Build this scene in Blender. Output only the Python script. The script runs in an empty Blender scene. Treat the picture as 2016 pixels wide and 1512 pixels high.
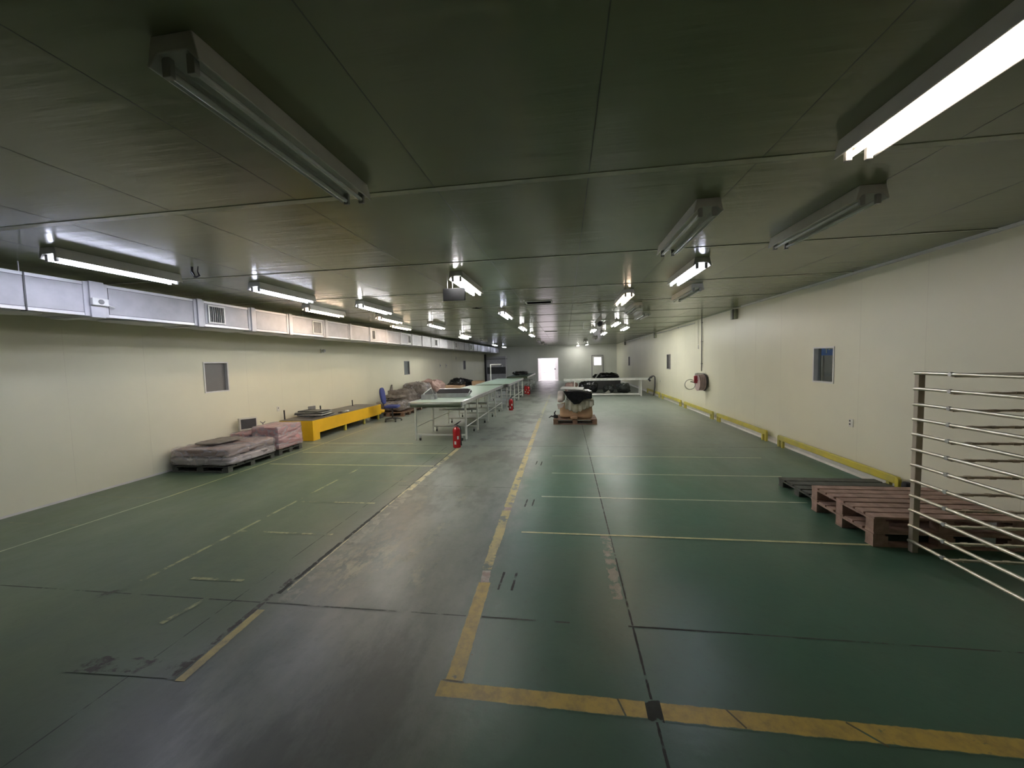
import bpy, bmesh, math, random
from math import sin, cos, pi, radians
from mathutils import Vector, Matrix, noise

# ------------------------------------------------------------------ camera, world, exposure
sc = bpy.context.scene
COL = sc.collection
H = 3.05            # ceiling height
XL, XR, YF, YB = -7.13, 4.33, 33.6, -5.0   # walls: left, right, far, behind the camera

cam_d = bpy.data.cameras.new('camera')
cam_d.sensor_width = 36.0
cam_d.sensor_fit = 'HORIZONTAL'
cam_d.lens = 36.0 * 751.14 / 2016.0
cam_d.clip_start = 0.05
cam_d.clip_end = 300
cam = bpy.data.objects.new('camera', cam_d)
COL.objects.link(cam)
yaw, pitch, roll = -0.1405, -0.06144, -0.02499
fwd = Vector((sin(yaw) * cos(pitch), cos(yaw) * cos(pitch), sin(pitch)))
rgt = Vector((cos(yaw), -sin(yaw), 0))
upv = rgt.cross(fwd)
r2 = rgt * cos(roll) + upv * sin(roll)
u2 = -rgt * sin(roll) + upv * cos(roll)
m = Matrix((r2, u2, -fwd)).transposed().to_4x4()
m.translation = (0, 0, 1.85)
cam.matrix_world = m
sc.camera = cam

world = bpy.data.worlds.new('world')
sc.world = world
world.use_nodes = True
bg = world.node_tree.nodes['Background']
bg.inputs['Color'].default_value = (1.0, 0.90, 1.0, 1)
bg.inputs['Strength'].default_value = 1.4

sc.view_settings.view_transform = 'Standard'
sc.view_settings.look = 'None'
sc.view_settings.gamma = 1
sc.view_settings.use_curve_mapping = False
sc.view_settings.exposure = 1.2

TUBE = 22.0     # radiance of a lit fluorescent tube


def portal(name, loc, sx, sz):
    d = bpy.data.lights.new(name, 'AREA')
    d.shape = 'RECTANGLE'
    d.size, d.size_y = sx, sz
    d.cycles.is_portal = True
    o = bpy.data.objects.new(name, d)
    o.location = loc
    o.rotation_euler = (radians(-90), 0, 0)
    COL.objects.link(o)


portal('daylight_portal', (-1.52, YF + 0.13, 1.02), 1.9, 2.04)
portal('daylight_portal', (2.735, YF + 0.13, 1.615), 0.62, 0.70)


# ------------------------------------------------------------------ materials
def new_mat(name):
    mt = bpy.data.materials.new(name)
    mt.use_nodes = True
    nt = mt.node_tree
    return mt, nt, nt.nodes['Principled BSDF']


def N(nt, t, **kw):
    n = nt.nodes.new(t)
    for k, v in kw.items():
        setattr(n, k, v)
    return n


def mth(nt, op, a, b=None, c=None):
    n = nt.nodes.new('ShaderNodeMath')
    n.operation = op
    for i, v in enumerate((a, b, c)):
        if v is None:
            continue
        if isinstance(v, (int, float)):
            n.inputs[i].default_value = v
        else:
            nt.links.new(v, n.inputs[i])
    return n.outputs[0]


def smooth(nt, v, a, b):
    n = nt.nodes.new('ShaderNodeMapRange')
    n.interpolation_type = 'SMOOTHSTEP'
    nt.links.new(v, n.inputs['Value'])
    n.inputs['From Min'].default_value = a
    n.inputs['From Max'].default_value = b
    return n.outputs[0]


def mixc(nt, f, a, b):
    n = nt.nodes.new('ShaderNodeMix')
    n.data_type = 'RGBA'
    for i, v in ((0, f), (6, a), (7, b)):
        if isinstance(v, (int, float)):
            n.inputs[i].default_value = v
        elif isinstance(v, tuple):
            n.inputs[i].default_value = (*v[:3], 1)
        else:
            nt.links.new(v, n.inputs[i])
    return n.outputs[2]


def noise_tex(nt, vec, scale, detail=3, rough=0.55):
    n = nt.nodes.new('ShaderNodeTexNoise')
    n.inputs['Scale'].default_value = scale
    n.inputs['Detail'].default_value = detail
    n.inputs['Roughness'].default_value = rough
    if vec is not None:
        nt.links.new(vec, n.inputs['Vector'])
    return n.outputs['Fac']


def mapping(nt, vec, scale):
    n = nt.nodes.new('ShaderNodeMapping')
    n.inputs['Scale'].default_value = scale
    nt.links.new(vec, n.inputs['Vector'])
    return n.outputs[0]


def bump(nt, bsdf, h, strength, dist=0.01):
    b = nt.nodes.new('ShaderNodeBump')
    b.inputs['Strength'].default_value = strength
    b.inputs['Distance'].default_value = dist
    nt.links.new(h, b.inputs['Height'])
    nt.links.new(b.outputs[0], bsdf.inputs['Normal'])


def mat(name, col, rough=0.5, metal=0.0, var=0.12, scale=6.0, bmp=0.0, bscale=40.0, coat=0.0, col2=None):
    mt, nt, b = new_mat(name)
    tc = N(nt, 'ShaderNodeTexCoord')
    f = noise_tex(nt, tc.outputs['Object'], scale)
    f2 = smooth(nt, f, 0.3, 0.7)
    c2 = col2 if col2 else tuple(c * (1 - 2 * var) for c in col)
    nt.links.new(mixc(nt, f2, col, c2), b.inputs['Base Color'])
    b.inputs['Roughness'].default_value = rough
    b.inputs['Metallic'].default_value = metal
    b.inputs['Coat Weight'].default_value = coat
    if bmp:
        bump(nt, b, noise_tex(nt, tc.outputs['Object'], bscale), bmp)
    return mt


def emit(name, col, s):
    mt, nt, b = new_mat(name)
    b.inputs['Base Color'].default_value = (0.8, 0.8, 0.8, 1)
    b.inputs['Emission Color'].default_value = (*col, 1)
    b.inputs['Emission Strength'].default_value = s
    return mt


# floor paint colour, shared by the slab and by the worn lines on it
fg = bpy.data.node_groups.new('floor_paint', 'ShaderNodeTree')
fg.interface.new_socket('Color', in_out='OUTPUT', socket_type='NodeSocketColor')
fg.interface.new_socket('Roughness', in_out='OUTPUT', socket_type='NodeSocketFloat')
go = N(fg, 'NodeGroupOutput')
geo = N(fg, 'ShaderNodeTexCoord')
P = geo.outputs['Object']
sep = N(fg, 'ShaderNodeSeparateXYZ')
fg.links.new(P, sep.inputs[0])
X, Y = sep.outputs[0], sep.outputs[1]
nbig = noise_tex(fg, P, 0.55, 4, 0.6)
nmid = noise_tex(fg, mapping(fg, P, (1.0, 0.45, 1)), 2.2, 6, 0.65)
nfine = noise_tex(fg, P, 14.0, 5, 0.7)
# X warped a little so that zones have no ruled edge
xw = mth(fg, 'ADD', X, mth(fg, 'MULTIPLY', mth(fg, 'SUBTRACT', nmid, 0.5), 0.5))
aisle = mth(fg, 'MULTIPLY', smooth(fg, xw, -2.7, -2.1), mth(fg, 'SUBTRACT', 1.0, smooth(fg, xw, -0.85, -0.45)))
right = smooth(fg, xw, -0.9, -0.4)
green_r = mixc(fg, smooth(fg, nbig, 0.35, 0.7), (0.050, 0.135, 0.088), (0.072, 0.130, 0.085))
olive_l = mixc(fg, smooth(fg, nbig, 0.35, 0.7), (0.108, 0.152, 0.086), (0.082, 0.125, 0.086))
grey_a = mixc(fg, smooth(fg, nmid, 0.35, 0.65), (0.170, 0.185, 0.150), (0.112, 0.140, 0.112))
c = mixc(fg, right, olive_l, green_r)
c = mixc(fg, aisle, c, grey_a)
# far half of the slab is greyer, with its brighter light painted into the colour
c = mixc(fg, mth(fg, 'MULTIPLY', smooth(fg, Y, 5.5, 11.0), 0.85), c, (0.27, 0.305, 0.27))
# scuffs, bare patches
sc_n = mth(fg, 'MULTIPLY', smooth(fg, nmid, 0.46, 0.62), smooth(fg, noise_tex(fg, mapping(fg, P, (1.6, 0.8, 1)), 7.0, 6, 0.75), 0.42, 0.56))
zone = mth(fg, 'MULTIPLY', mth(fg, 'MULTIPLY', smooth(fg, X, -2.6, -2.0), mth(fg, 'SUBTRACT', 1.0, smooth(fg, X, -1.5, -0.9))),
           mth(fg, 'MULTIPLY', smooth(fg, Y, 2.4, 3.2), mth(fg, 'SUBTRACT', 1.0, smooth(fg, Y, 4.6, 6.0))))
c = mixc(fg, mth(fg, 'MULTIPLY', mth(fg, 'MULTIPLY', sc_n, zone), 0.85), c, (0.30, 0.30, 0.19))
c = mixc(fg, mth(fg, 'MULTIPLY', mth(fg, 'MULTIPLY', smooth(fg, mth(fg, 'ADD', mth(fg, 'MULTIPLY', nbig, 0.6), mth(fg, 'MULTIPLY', nmid, 0.4)), 0.49, 0.56), aisle), 0.6), c, (0.084, 0.086, 0.072))
# fine dirt
c = mixc(fg, mth(fg, 'MULTIPLY', smooth(fg, nfine, 0.50, 0.75), 0.22), c, (0.045, 0.050, 0.042))
fg.links.new(c, go.inputs['Color'])
rr = mth(fg, 'ADD', 0.25, mth(fg, 'MULTIPLY', nmid, 0.26))
fg.links.new(rr, go.inputs['Roughness'])


def floor_mat(name):
    mt, nt, b = new_mat(name)
    g = N(nt, 'ShaderNodeGroup')
    g.node_tree = fg
    nt.links.new(g.outputs['Color'], b.inputs['Base Color'])
    nt.links.new(g.outputs['Roughness'], b.inputs['Roughness'])
    tc = N(nt, 'ShaderNodeTexCoord')
    h = noise_tex(nt, tc.outputs['Object'], 3.0, 8, 0.6)
    bump(nt, b, h, 0.25, 0.02)
    return mt


def line_mat(name, paint, thr, rag, nscale=5.0, paint2=None, rough=0.45):
    mt, nt, b = new_mat(name)
    g = N(nt, 'ShaderNodeGroup')
    g.node_tree = fg
    tc = N(nt, 'ShaderNodeTexCoord')
    uv = N(nt, 'ShaderNodeSeparateXYZ')
    nt.links.new(tc.outputs['UV'], uv.inputs[0])
    du = mth(nt, 'ABSOLUTE', mth(nt, 'SUBTRACT', uv.outputs[0], 0.5))
    n1 = noise_tex(nt, tc.outputs['Object'], nscale * 2.2, 4, 0.6)
    n2 = noise_tex(nt, tc.outputs['Object'], nscale, 6, 0.7)
    e = mth(nt, 'ADD', du, mth(nt, 'MULTIPLY', mth(nt, 'SUBTRACT', n1, 0.5), rag))
    edge = mth(nt, 'SUBTRACT', 1.0, smooth(nt, e, 0.40, 0.46))
    cov = smooth(nt, n2, thr - 0.05, thr + 0.05)
    msk = mth(nt, 'MULTIPLY', edge, cov)
    n3 = smooth(nt, noise_tex(nt, tc.outputs['Object'], 9.0, 5, 0.7), 0.35, 0.7)
    pc = mixc(nt, n3, paint, paint2 if paint2 else tuple(v * 0.72 for v in paint))
    nt.links.new(mixc(nt, msk, g.outputs['Color'], pc), b.inputs['Base Color'])
    inv = mth(nt, 'SUBTRACT', 1.0, msk)
    nt.links.new(mth(nt, 'ADD', mth(nt, 'MULTIPLY', inv, g.outputs['Roughness']), mth(nt, 'MULTIPLY', msk, rough)), b.inputs['Roughness'])
    bump(nt, b, noise_tex(nt, tc.outputs['Object'], 3.0, 8, 0.6), 0.25, 0.02)
    return mt


M = {}
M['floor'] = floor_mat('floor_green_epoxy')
M['tape'] = line_mat('line_yellow_tape', (0.56, 0.40, 0.085), 0.33, 0.16, 7.0, (0.36, 0.27, 0.08))
M['tape_worn'] = line_mat('line_yellow_tape_worn', (0.50, 0.42, 0.15), 0.43, 0.34, 5.0, (0.34, 0.29, 0.14))
M['thin'] = line_mat('line_pale_yellow', (0.60, 0.59, 0.30), 0.34, 0.45, 3.0)
M['thin_white'] = line_mat('line_whitish', (0.50, 0.54, 0.38), 0.30, 0.40, 3.0)
M['thin_worn'] = line_mat('line_pale_yellow_worn', (0.42, 0.43, 0.22), 0.50, 0.5, 2.6)
M['ghost'] = line_mat('line_ghost', (0.20, 0.22, 0.13), 0.50, 0.6, 2.5)
M['crack'] = line_mat('floor_joint_dark', (0.035, 0.040, 0.034), 0.40, 0.9, 6.0, rough=0.8)
M['dirt_band'] = line_mat('floor_dirt_band', (0.075, 0.075, 0.065), 0.50, 0.8, 5.0, rough=0.7)  # dark dirt and wear bands on the floor
M['aisle_worn'] = line_mat('line_worn_aisle_edge', (0.52, 0.48, 0.27), 0.45, 0.5, 5.5, (0.36, 0.32, 0.20))
M['joint_soft'] = line_mat('floor_joint_soft', (0.062, 0.075, 0.060), 0.46, 0.7, 3.0, rough=0.7)
M['dirt_streak'] = line_mat('dirt_streak_on_tape', (0.16, 0.13, 0.06), 0.44, 1.0, 9.0, rough=0.7)
M['scuff'] = line_mat('floor_pale_scuff', (0.24, 0.25, 0.19), 0.50, 0.9, 6.0)
M['red_patch'] = line_mat('floor_bare_patch', (0.30, 0.21, 0.16), 0.38, 0.3, 12.0, (0.42, 0.38, 0.30))

mt, nt, b = new_mat('ceiling_panel')
tc = N(nt, 'ShaderNodeTexCoord')
f = noise_tex(nt, tc.outputs['Object'], 0.8, 3)
nt.links.new(mixc(nt, smooth(nt, f, 0.3, 0.7), (0.255, 0.275, 0.158), (0.225, 0.245, 0.142)), b.inputs['Base Color'])
b.inputs['Roughness'].default_value = 0.20
b.inputs['Specular IOR Level'].default_value = 0.42
bump(nt, b, noise_tex(nt, mapping(nt, tc.outputs['Object'], (0.25, 3.0, 1)), 3.0, 4), 0.22, 0.02)
M['ceiling'] = mt
M['ceil_joint'] = mat('ceiling_joint_dark', (0.13, 0.135, 0.09), 0.6)
M['ceil_strip'] = mat('ceiling_joint_strip', (0.44, 0.46, 0.32), 0.35)

mt, nt, b = new_mat('wall_panel')
tc = N(nt, 'ShaderNodeTexCoord')
f = noise_tex(nt, tc.outputs['Object'], 0.7, 4)
nt.links.new(mixc(nt, smooth(nt, f, 0.3, 0.7), (0.745, 0.725, 0.560), (0.70, 0.685, 0.535)), b.inputs['Base Color'])
b.inputs['Roughness'].default_value = 0.38
bump(nt, b, noise_tex(nt, tc.outputs['Object'], 90, 2), 0.12, 0.003)
M['wall'] = mt
M['wall_far'] = mat('far_wall_panel', (0.64, 0.65, 0.59), 0.5, var=0.04, scale=1)
M['joint'] = mat('wall_joint', (0.66, 0.64, 0.50), 0.45, var=0.03)
M['white'] = mat('white_enamel', (0.72, 0.72, 0.69), 0.35, var=0.05)
M['offwhite'] = mat('offwhite_plastic', (0.70, 0.69, 0.60), 0.4, var=0.05)
M['housing'] = mat('lamp_housing', (0.62, 0.61, 0.56), 0.4, var=0.05)
M['lamp_end'] = mat('lamp_socket', (0.38, 0.38, 0.36), 0.5, var=0.05)
M['tube_off'] = mat('unlit_glass_tube', (0.62, 0.64, 0.62), 0.12, var=0.02)
M['tube_cool'] = emit('lit_tube_cool', (0.76, 0.80, 1.0), TUBE)
M['tube_neutral'] = emit('lit_tube_neutral', (1.0, 0.98, 0.95), TUBE * 1.95)
M['tube_warm'] = emit('lit_tube_warm', (1.0, 0.74, 0.52), TUBE)
M['tube_dim'] = emit('lit_tube_warm_dimmed', (1.0, 0.86, 0.74), TUBE * 0.30)  # near tube turned down to keep the near hall dark
M['tube_dim_cool'] = emit('lit_tube_cool_dimmed', (0.76, 0.80, 1.0), TUBE * 0.22)  # turned down likewise, for the near left side
M['duct'] = mat('duct_board', (0.46, 0.455, 0.48), 0.42, var=0.07, scale=5, bmp=0.10, bscale=16)
M['duct_edge'] = mat('duct_aluminium_edge', (0.66, 0.66, 0.68), 0.3, 0.3, var=0.04)
M['duct_joint'] = mat('duct_joint_band', (0.54, 0.535, 0.56), 0.38, 0.0, var=0.05)
M['black'] = mat('black_plastic', (0.018, 0.018, 0.020), 0.4)
M['rubber'] = mat('black_rubber', (0.02, 0.02, 0.02), 0.7)
M['dark'] = mat('dark_grey', (0.055, 0.055, 0.058), 0.5)
M['grey'] = mat('mid_grey', (0.22, 0.22, 0.215), 0.5)
M['sign'] = mat('sign_back', (0.040, 0.040, 0.043), 0.9)
M['void'] = mat('dark_void', (0.004, 0.004, 0.004), 1.0)
M['void'].node_tree.nodes['Principled BSDF'].inputs['Specular IOR Level'].default_value = 0.0
M['louvre'] = mat('louvre_metal', (0.30, 0.30, 0.30), 0.35, 0.6)
M['pane_grey'] = mat('grey_board_pane', (0.16, 0.155, 0.15), 0.35, var=0.02)
M['pane_blue'] = mat('blue_grey_glass', (0.17, 0.19, 0.19), 0.12, var=0.05)
M['alu'] = mat('aluminium', (0.62, 0.63, 0.64), 0.32, 0.85, var=0.05)
M['galv'] = mat('galvanised_sheet', (0.50, 0.51, 0.51), 0.35, 0.7, var=0.08, scale=8)
M['leg'] = mat('painted_steel_leg', (0.64, 0.67, 0.62), 0.4, 0.2, var=0.05)
M['belt'] = mat('green_belt', (0.24, 0.34, 0.27), 0.42, var=0.06, scale=2)
M['belt_dark'] = mat('belt_roller', (0.085, 0.105, 0.065), 0.35, var=0.06)
M['red'] = mat('extinguisher_red', (0.42, 0.012, 0.018), 0.25, coat=0.4, var=0.04)
M['paper'] = mat('paper_label', (0.75, 0.72, 0.68), 0.6)
M['yellow'] = mat('yellow_paint', (0.80, 0.47, 0.015), 0.38, var=0.05, scale=2)
M['rail_yellow'] = mat('guard_rail_yellow', (0.60, 0.50, 0.06), 0.4, var=0.1, scale=3, col2=(0.42, 0.40, 0.12))
M['steel_top'] = mat('steel_plate', (0.21, 0.19, 0.17), 0.45, 0.2, var=0.15, scale=2.5)
M['wood_red'] = mat('reddish_pallet_wood', (0.42, 0.28, 0.22), 0.75, var=0.2, scale=9, bmp=0.4, bscale=30, col2=(0.27, 0.18, 0.14))
M['wood_old'] = mat('grey_pallet_wood', (0.10, 0.105, 0.088), 0.8, var=0.2, scale=8, bmp=0.4, bscale=30)
M['wood_mid'] = mat('brown_pallet_wood', (0.24, 0.15, 0.10), 0.75, var=0.2, scale=9, bmp=0.4, bscale=30)
M['carton'] = mat('cardboard', (0.50, 0.33, 0.20), 0.75, var=0.08, scale=4, bmp=0.15)
M['pink_load'] = mat('pink_stacked_goods', (0.50, 0.24, 0.25), 0.5, var=0.05, scale=2, bmp=0.1, bscale=10)
M['silver_load'] = mat('silvery_wrapped_layer', (0.42, 0.38, 0.38), 0.35, var=0.06, scale=2)
M['brown_load'] = mat('brown_stacked_goods', (0.33, 0.22, 0.19), 0.5, var=0.08, scale=2.5, bmp=0.15, bscale=8)
M['grey_load'] = mat('grey_brown_sacking', (0.22, 0.19, 0.165), 0.65, var=0.2, scale=9, bmp=0.5, bscale=14)
M['black_bag'] = mat('black_bin_liner', (0.014, 0.014, 0.017), 0.22, var=0.1, scale=6, bmp=0.6, bscale=9)
M['grey_bag'] = mat('dark_grey_plastic_bag', (0.055, 0.065, 0.065), 0.2, var=0.15, scale=6, bmp=0.6, bscale=9)
M['blue'] = mat('blue_chair_fabric', (0.035, 0.05, 0.20), 0.8)
M['blue_sign'] = mat('blue_banner', (0.05, 0.20, 0.75), 0.5)
M['brass'] = mat('satin_steel_rod', (0.72, 0.69, 0.56), 0.30, 0.75, var=0.06)
M['post_tan'] = mat('tan_rack_post', (0.50, 0.44, 0.34), 0.45, 0.0, var=0.05)
M['rack_back'] = mat('brown_slat', (0.52, 0.42, 0.31), 0.5, 0.0, var=0.15, scale=14)
M['bench'] = mat('grey_bench_edge', (0.70, 0.71, 0.69), 0.4, 0.3)
M['concrete'] = mat('yard_concrete', (0.62, 0.58, 0.56), 0.7, var=0.05, scale=2)
M['yard_wall'] = mat('yard_white_wall', (0.85, 0.85, 0.85), 0.7, var=0.02)
M['leaf'] = mat('leaf_green', (0.10, 0.16, 0.07), 0.6)
M['reel_red'] = mat('faded_red', (0.45, 0.05, 0.07), 0.35)
M['hose_pink'] = mat('pale_pink_hose', (0.52, 0.40, 0.38), 0.5)
M['pipe'] = mat('grey_pipe', (0.14, 0.14, 0.13), 0.4)
M['cove'] = mat('white_plinth', (0.72, 0.70, 0.66), 0.5, var=0.06)
M['green_pipe'] = mat('olive_bracket', (0.36, 0.38, 0.27), 0.5)

# clear stretch film: mostly see-through with sharp glints
mt, nt, b = new_mat('stretch_film')
out = nt.nodes['Material Output']
tr = N(nt, 'ShaderNodeBsdfTransparent')
tr.inputs[0].default_value = (0.90, 0.88, 0.88, 1)
b.inputs['Base Color'].default_value = (0.75, 0.72, 0.74, 1)
b.inputs['Roughness'].default_value = 0.14
b.inputs['Specular IOR Level'].default_value = 1.0
tc = N(nt, 'ShaderNodeTexCoord')
wv = noise_tex(nt, mapping(nt, tc.outputs['Object'], (1.2, 0.7, 2.2)), 3.2, 2, 0.5)
rg = mth(nt, 'ABSOLUTE', mth(nt, 'SUBTRACT', wv, 0.5))
w2 = noise_tex(nt, mapping(nt, tc.outputs['Object'], (1.0, 0.6, 2.0)), 9.0, 3, 0.6)
bump(nt, b, mth(nt, 'ADD', mth(nt, 'MULTIPLY', rg, 1.6), mth(nt, 'MULTIPLY', w2, 0.35)), 1.0, 0.12)
fr = mth(nt, 'SUBTRACT', 1.0, smooth(nt, rg, 0.0, 0.06))
mx = N(nt, 'ShaderNodeMixShader')
nt.links.new(mth(nt, 'ADD', 0.30, mth(nt, 'MULTIPLY', fr, 0.08)), mx.inputs[0])
nt.links.new(tr.outputs[0], mx.inputs[1])
nt.links.new(b.outputs[0], mx.inputs[2])
nt.links.new(mx.outputs[0], out.inputs[0])
M['film'] = mt

M['brown_sack'] = mat('reddish_brown_sacking', (0.27, 0.19, 0.165), 0.6, var=0.2, scale=7, bmp=0.3, bscale=12)
mt, nt, b = new_mat('window_glass')
out = nt.nodes['Material Output']
tr = N(nt, 'ShaderNodeBsdfTransparent')
tr.inputs[0].default_value = (0.86, 0.89, 0.90, 1)
gl = N(nt, 'ShaderNodeBsdfGlossy')
gl.inputs['Roughness'].default_value = 0.04
mx = N(nt, 'ShaderNodeMixShader')
mx.inputs[0].default_value = 0.10
nt.links.new(tr.outputs[0], mx.inputs[1])
nt.links.new(gl.outputs[0], mx.inputs[2])
nt.links.new(mx.outputs[0], out.inputs[0])
M['glass'] = mt


# ------------------------------------------------------------------ mesh helpers
class MB:
    """collects shapes and links them as ONE mesh object"""

    def __init__(s):
        s.v, s.f, s.mi, s.uv = [], [], [], {}

    def box(s, x0, x1, y0, y1, z0, z1, mi=0):
        b = len(s.v)
        s.v += [(x0, y0, z0), (x1, y0, z0), (x1, y1, z0), (x0, y1, z0), (x0, y0, z1), (x1, y0, z1), (x1, y1, z1), (x0, y1, z1)]
        for q in ((0, 3, 2, 1), (4, 5, 6, 7), (0, 1, 5, 4), (1, 2, 6, 5), (2, 3, 7, 6), (3, 0, 4, 7)):
            s.f.append(tuple(b + i for i in q))
            s.mi.append(mi)
        return s

    def quad(s, pts, mi=0, uv=None):
        b = len(s.v)
        s.v += [tuple(p) for p in pts]
        if uv:
            s.uv[len(s.f)] = uv
        s.f.append(tuple(range(b, b + len(pts))))
        s.mi.append(mi)
        return s

    def tube(s, pts, r, n=10, mi=0, cap=True):
        pts = [Vector(p) for p in pts]
        rs = r if isinstance(r, (list, tuple)) else [r] * len(pts)
        base = len(s.v)
        prev = None
        for i, p in enumerate(pts):
            if i == 0:
                t = pts[1] - pts[0]
            elif i == len(pts) - 1:
                t = pts[-1] - pts[-2]
            else:
                t = (pts[i + 1] - pts[i]).normalized() + (pts[i] - pts[i - 1]).normalized()
            t.normalize()
            if prev is None:
                a = Vector((0, 0, 1)) if abs(t.z) < 0.9 else Vector((1, 0, 0))
                u = t.cross(a).normalized()
            else:
                u = (prev - t * prev.dot(t)).normalized()
            prev = u
            w = t.cross(u)
            for k in range(n):
                a = 2 * pi * k / n
                s.v.append(tuple(p + (u * cos(a) + w * sin(a)) * rs[i]))
        for i in range(len(pts) - 1):
            for k in range(n):
                k2 = (k + 1) % n
                a = base + i * n
                s.f.append((a + k, a + k2, a + n + k2, a + n + k))
                s.mi.append(mi)
        if cap:
            s.f.append(tuple(base + k for k in reversed(range(n))))
            s.f.append(tuple(base + (len(pts) - 1) * n + k for k in range(n)))
            s.mi += [mi, mi]
        return s

    def lathe(s, prof, c=(0, 0, 0), n=24, axis='z', mi=0):
        base = len(s.v)
        for r, h in prof:
            for k in range(n):
                a = 2 * pi * k / n
                p = (r * cos(a), r * sin(a), h)
                if axis == 'x':
                    p = (h, r * cos(a), r * sin(a))
                elif axis == 'y':
                    p = (r * cos(a), h, r * sin(a))
                s.v.append((p[0] + c[0], p[1] + c[1], p[2] + c[2]))
        for i in range(len(prof) - 1):
            for k in range(n):
                k2 = (k + 1) % n
                a = base + i * n
                s.f.append((a + k, a + k2, a + n + k2, a + n + k))
                s.mi.append(mi)
        s.f.append(tuple(base + k for k in reversed(range(n))))
        s.f.append(tuple(base + (len(prof) - 1) * n + k for k in range(n)))
        s.mi += [mi, mi]
        return s

    def prism(s, poly, y0, y1, axis='y', mi=0):
        """polygon in the plane across axis, extruded along it"""
        def mk(a, b, h):
            return {'y': (a, h, b), 'x': (h, a, b), 'z': (a, b, h)}[axis]
        base = len(s.v)
        n = len(poly)
        s.v += [mk(a, b, y0) for a, b in poly] + [mk(a, b, y1) for a, b in poly]
        for k in range(n):
            k2 = (k + 1) % n
            s.f.append((base + k, base + k2, base + n + k2, base + n + k))
            s.mi.append(mi)
        s.f.append(tuple(base + k for k in reversed(range(n))))
        s.f.append(tuple(base + n + k for k in range(n)))
        s.mi += [mi, mi]
        return s

    def lump(s, x0, x1, y0, y1, z0, z1, seed=0, amp=0.05, freq=3.0, power=4.0, n=12, top=0.0, mi=0):
        """soft, crumpled block: superellipsoid-like, flat underneath"""
        cx, cy = (x0 + x1) / 2, (y0 + y1) / 2
        hx, hy, hz = (x1 - x0) / 2, (y1 - y0) / 2, (z1 - z0)
        bm = bmesh.new()
        bmesh.ops.create_cube(bm, size=2.0)
        bmesh.ops.subdivide_edges(bm, edges=bm.edges[:], cuts=n, use_grid_fill=True)
        base = len(s.v)
        off = Vector((seed * 7.31, seed * 3.17, seed * 1.93))
        for v in bm.verts:
            p = v.co.copy()
            l = (abs(p.x) ** power + abs(p.y) ** power + abs(p.z) ** power) ** (1 / power)
            p = p / l
            q = Vector((p.x * hx, p.y * hy, (p.z + 1) / 2 * hz))
            d = noise.noise(q * freq + off) * amp + noise.noise(q * freq * 2.7 + off) * amp * 0.45
            up = max(0.0, (p.z + 1) / 2)
            q.x *= 1 - top * up
            q.y *= 1 - top * up
            nrm = Vector((p.x, p.y, p.z * 0.9)).normalized()
            q += nrm * (d * 1.6 - amp * 0.9)
            q.z = max(0.0, q.z)
            s.v.append((cx + q.x, cy + q.y, z0 + q.z))
        bm.verts.index_update()
        for f in bm.faces:
            s.f.append(tuple(base + v.index for v in f.verts))
            s.mi.append(mi)
        bm.free()
        return s

    def build(s, name, mats, parent=None, smooth=False, bevel=0.0, loc=None, rotz=0.0):
        me = bpy.data.meshes.new(name)
        me.from_pydata(s.v, [], s.f)
        mats = mats if isinstance(mats, (list, tuple)) else [mats]
        for k in mats:
            me.materials.append(M[k])
        for i, p in enumerate(me.polygons):
            p.material_index = s.mi[i]
        if s.uv:
            ul = me.uv_layers.new(name='UVMap')
            for i, p in enumerate(me.polygons):
                if i in s.uv:
                    for j, li in enumerate(p.loop_indices):
                        ul.data[li].uv = s.uv[i][j]
        if smooth:
            for p in me.polygons:
                p.use_smooth = True
            try:
                me.set_sharp_from_angle(angle=radians(50))
            except Exception:
                pass
        me.update()
        o = bpy.data.objects.new(name, me)
        COL.objects.link(o)
        if parent:
            o.parent = parent
        if loc:
            o.location = loc
        if rotz:
            o.rotation_euler = (0, 0, rotz)
        if bevel:
            bv = o.modifiers.new('bevel', 'BEVEL')
            bv.width = bevel
            bv.segments = 2
            bv.limit_method = 'ANGLE'
        return o


def tag(o, label, cat, group=None):
    o['label'] = label
    o['category'] = cat
    if group:
        o['group'] = group
    return o


def thing(name, label, cat, loc=(0, 0, 0), rz=0.0, group=None):
    o = bpy.data.objects.new(name, None)
    o.empty_display_size = 0.1
    COL.objects.link(o)
    o.location = loc
    o.rotation_euler = (0, 0, rz)
    return tag(o, label, cat, group)


def struct(o):
    o['kind'] = 'structure'
    return o


def copy_tree(o, parent=None):
    c = o.copy()
    COL.objects.link(c)
    c.parent = parent
    for ch in list(o.children):
        copy_tree(ch, c)
    return c


def cyl(x, y, z0, z1, r, n=14):
    return MB().tube([(x, y, z0), (x, y, z1)], r, n)


# ------------------------------------------------------------------ the shell
def wall_cells(axis, c0, c1, u0, u1, z0, z1, holes):
    """a wall slab between c0 and c1 across its axis, with openings"""
    us = sorted({u0, u1} | {h[0] for h in holes} | {h[1] for h in holes})
    zs = sorted({z0, z1} | {h[2] for h in holes} | {h[3] for h in holes})
    mb = MB()
    for a, b_ in zip(us, us[1:]):
        for p, q in zip(zs, zs[1:]):
            mu, mz = (a + b_) / 2, (p + q) / 2
            if any(h[0] < mu < h[1] and h[2] < mz < h[3] for h in holes):
                continue
            if axis == 'x':
                mb.box(c0, c1, a, b_, p, q)
            else:
                mb.box(a, b_, c0, c1, p, q)
    return mb


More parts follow.
